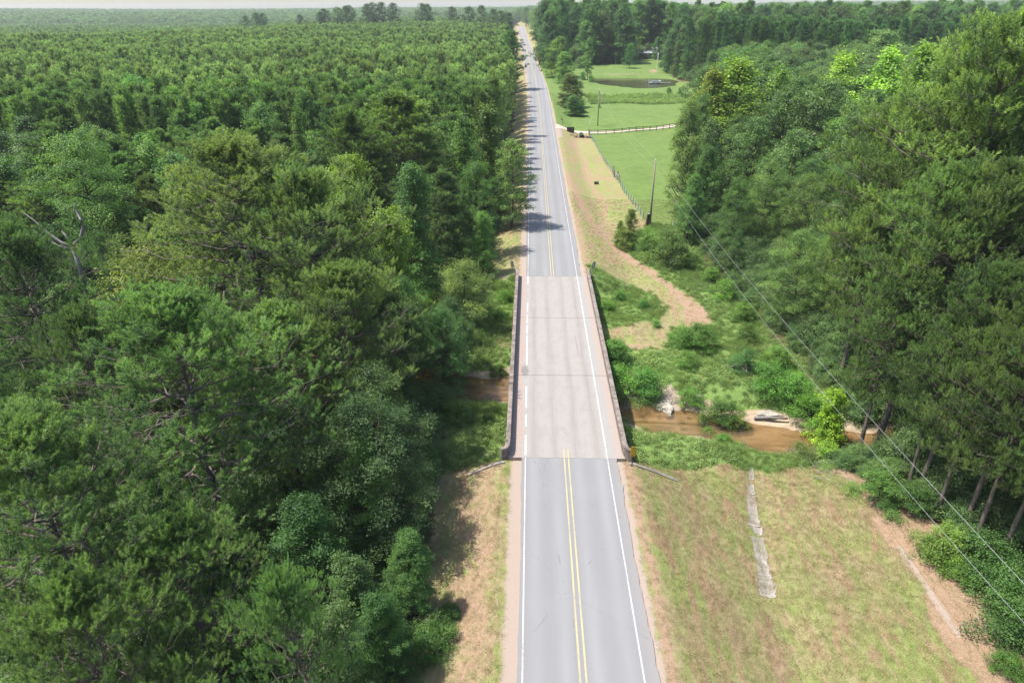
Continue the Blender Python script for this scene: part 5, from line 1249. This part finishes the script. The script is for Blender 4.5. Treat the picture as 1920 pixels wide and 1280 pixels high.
# ------------------------------------------------------------------ farm
hs = empty('farmhouse', (67, 431, hz(67, 431)), 'low brick farmhouse with grey hipped roof among tall trees', 'house')
MB().box((0, 0, 1.5), (17, 8.4, 3.2)).build('walls', M['brick'], hs)
v = [(-9.2, -5.1, 3.05), (9.2, -5.1, 3.05), (9.2, 5.1, 3.05), (-9.2, 5.1, 3.05), (-5.4, 0, 5.9), (5.4, 0, 5.9)]
v = v+[(a, b, 2.95) for a, b, _ in v[:4]]
rf = MB().add(v, [[0, 1, 5, 4], [2, 3, 4, 5], [0, 6, 7, 1], [1, 7, 8, 2], [2, 8, 9, 3], [3, 9, 6, 0], [6, 9, 8, 7]], [[1, 2, 5], [3, 0, 4]]).build('roof', M['roof'], hs)
MB().box((3, 1, 5.9), (.8, .6, 1.4)).build('chimney', M['brick'], rf)
for x_ in (-6.4, -3.4, 3.2, 6.4):
    w_ = MB().box((x_, -4.23, 1.75), (1.25, .06, 1.35)).build('window', M['glass'], hs); MB().box((x_, -4.24, 1.03), (1.4, .12, .08)).build('sill', M['white'], w_); MB().box((x_, -4.275, 1.75), (.06, .03, 1.35)).build('mullion', M['white'], w_)
d_ = MB().box((0, -4.23, 1.15), (1.0, .06, 2.15)).build('door', M['white'], hs); MB().box((.38, -4.29, 1.1), (.06, .05, .12)).build('handle', M['steel'], d_)
for x_ in (-8.6, -2.6, 2.6, 8.6): MB().box((x_, -4.9, 1.5), (.16, .16, 3.0)).build('porch_post', M['white'], hs)
wb = empty('farm_building', (23.5, 468, hz(23.5, 468)), 'white walled two storey building half hidden behind roadside trees', 'house')
MB().box((0, 0, 2.9), (8, 7, 5.8)).build('walls', M['white'], wb)
MB().add([(-4.4, -3.9, 5.8), (4.4, -3.9, 5.8), (4.4, 3.9, 5.8), (-4.4, 3.9, 5.8), (-4.4, 0, 8), (4.4, 0, 8)], [[0, 1, 5, 4], [2, 3, 4, 5], [0, 3, 2, 1]], [[1, 2, 5], [3, 0, 4]]).build('roof', M['roof'], wb)
for x_ in (-2.3, 2.3):
    for z_ in (1.5, 4.3): w_ = MB().box((x_, -3.53, z_), (1.1, .06, 1.3)).build('window', M['glass'], wb); MB().box((x_, -3.55, z_-.7), (1.25, .12, .08)).build('sill', M['greypaint'], w_)
MB().box((0, -3.53, 1.1), (1, .06, 2.1)).build('door', M['darkwood'], wb)
fl = empty('flagpole', (60.2, 372, hz(60.2, 372)), 'slim flagpole with a limp white flag on the farmhouse lawn', 'flagpole')
MB().tube([(0, 0, 0), (0, 0, 8.2)], [.06, .04], 8).build('pole', M['white'], fl)
v = []; n = 9
for i in range(n):
    for j in range(4): v.append((.05+.17*j, .14*math.sin(i*.9+j*2.1), 8.0-i*.42-.1*j))
MB().add(v, [[4*i+j, 4*i+j+1, 4*i+j+5, 4*i+j+4] for i in range(n-1) for j in range(3)]).build('flag', M['white'], fl, smooth=True).modifiers.new('s', 'SOLIDIFY').thickness = .03
dk = empty('dock', (52.3, 327, 1.62), 'grey floating dock with railings at the right end of the pond', 'dock')
MB().box((0, 0, .42), (5.4, 3.0, .18)).build('deck', M['greypaint'], dk)
for s_ in (-1.9, 1.9): MB().tube([(s_, -1.4, .12), (s_, 1.4, .12)], .24, 8).build('float', M['black'], dk)
for x_, y_ in ((-2.6, -1.4), (-2.6, 1.4), (2.6, -1.4), (2.6, 1.4), (0, 1.4), (-2.6, 0)): MB().box((x_, y_, .95), (.09, .09, 1.0)).build('rail_post', M['greypaint'], dk)
for z_ in (.95, 1.4): MB().box((0, 1.4, z_), (5.1, .05, .09)).build('rail', M['greypaint'], dk); MB().box((-2.6, 0, z_), (.05, 2.6, .09)).build('rail', M['greypaint'], dk)
gw_ = MB().box((5.0, .6, .4), (4.6, .9, .1)).build('gangway', M['greypaint'], dk)
bt = empty('jon_boat', (52.6, 326.6, 2.2), 'light grey flat boat resting on the floating dock', 'boat')
v = [(-1.9, -.55, .05), (1.5, -.55, .05), (1.9, -.35, .3), (1.9, .35, .3), (1.5, .55, .05), (-1.9, .55, .05), (-2, -.75, .55), (1.6, -.75, .6), (2.15, -.45, .68), (2.15, .45, .68), (1.6, .75, .6), (-2, .75, .55)]
hl = MB().add(v, [[i, (i+1) % 6, 6+(i+1) % 6, 6+i] for i in range(6)]+[[0, 5, 4, 1], [1, 4, 3, 2]]).build('hull', M['steel'], bt); hl.modifiers.new('s', 'SOLIDIFY').thickness = .05
for x_ in (-1.2, .4): MB().box((x_, 0, .45), (.35, 1.25, .06)).build('seat', M['white'], bt)
def lawn(kind, x, y, h, label, tint, w_=1.): tree('lawn_tree', kind, x, y, h, label, tint=tint, w_=w_)
lawn('cedar', 47.6, 381, 10.5, 'small dark conical tree alone on the sunny farmhouse lawn', (.75, 1, .95), 1.3)
lawn('gum_mid', 41.7, 393, 5.2, 'thin young sapling on the lawn left of the conical tree', (.8, 1, .7), .5)
shrub('bush_mid', 64.5, 384, 2.6, 'dark clipped bush right of the flagpole', (.6, .9, .7)); shrub('bush_mid', 56.5, 421, 1.6, 'pale garden bush in front of the farmhouse', (1.5, 1.5, .8))
for px_, D, h_, lb in ((1115, 152, 0, ''),): pass
for x, y, h_, lb in ((21, 338, 3.5, 'leafy bush at the left end of the pond'), (23.5, 327, 3.0, 'low bush on the pond bank left side'), (17.5, 305, 2.6, 'bush in the rank grass left of the pond bank'), (14.2, 250, 4.2, 'dark bush behind the low tree at the driveway'), (11.5, 300, 5.5, 'bush under the olive round roadside tree'), (21.8, 262, 1.2, 'small dark weed clump in the pasture beyond the driveway'), (52, 290, 2.4, 'round dark bush on the pond bank facing the pasture'), (56.5, 291, 2.2, 'right hand bush of the two on the pond bank')):
    shrub('bush_mid', x, y, h_, lb, (.8, 1.15, .7))
# ------------------------------------------------------------------ haze over the whole country
hm = bpy.data.materials.new('haze_air'); hm.use_nodes = True; n = hm.node_tree; n.nodes.remove(n.nodes['Principled BSDF'])
pv_ = n.nodes.new('ShaderNodeVolumePrincipled'); pv_.inputs['Color'].default_value = (.93, .97, 1, 1); pv_.inputs['Density'].default_value = HAZE; pv_.inputs['Anisotropy'].default_value = 0
n.links.new(pv_.outputs[0], n.nodes['Material Output'].inputs['Volume'])
hb = MB().box((0, 1900, 14), (8000, 4200, 76)).build('haze', hm); tag(hb, kind='stuff')
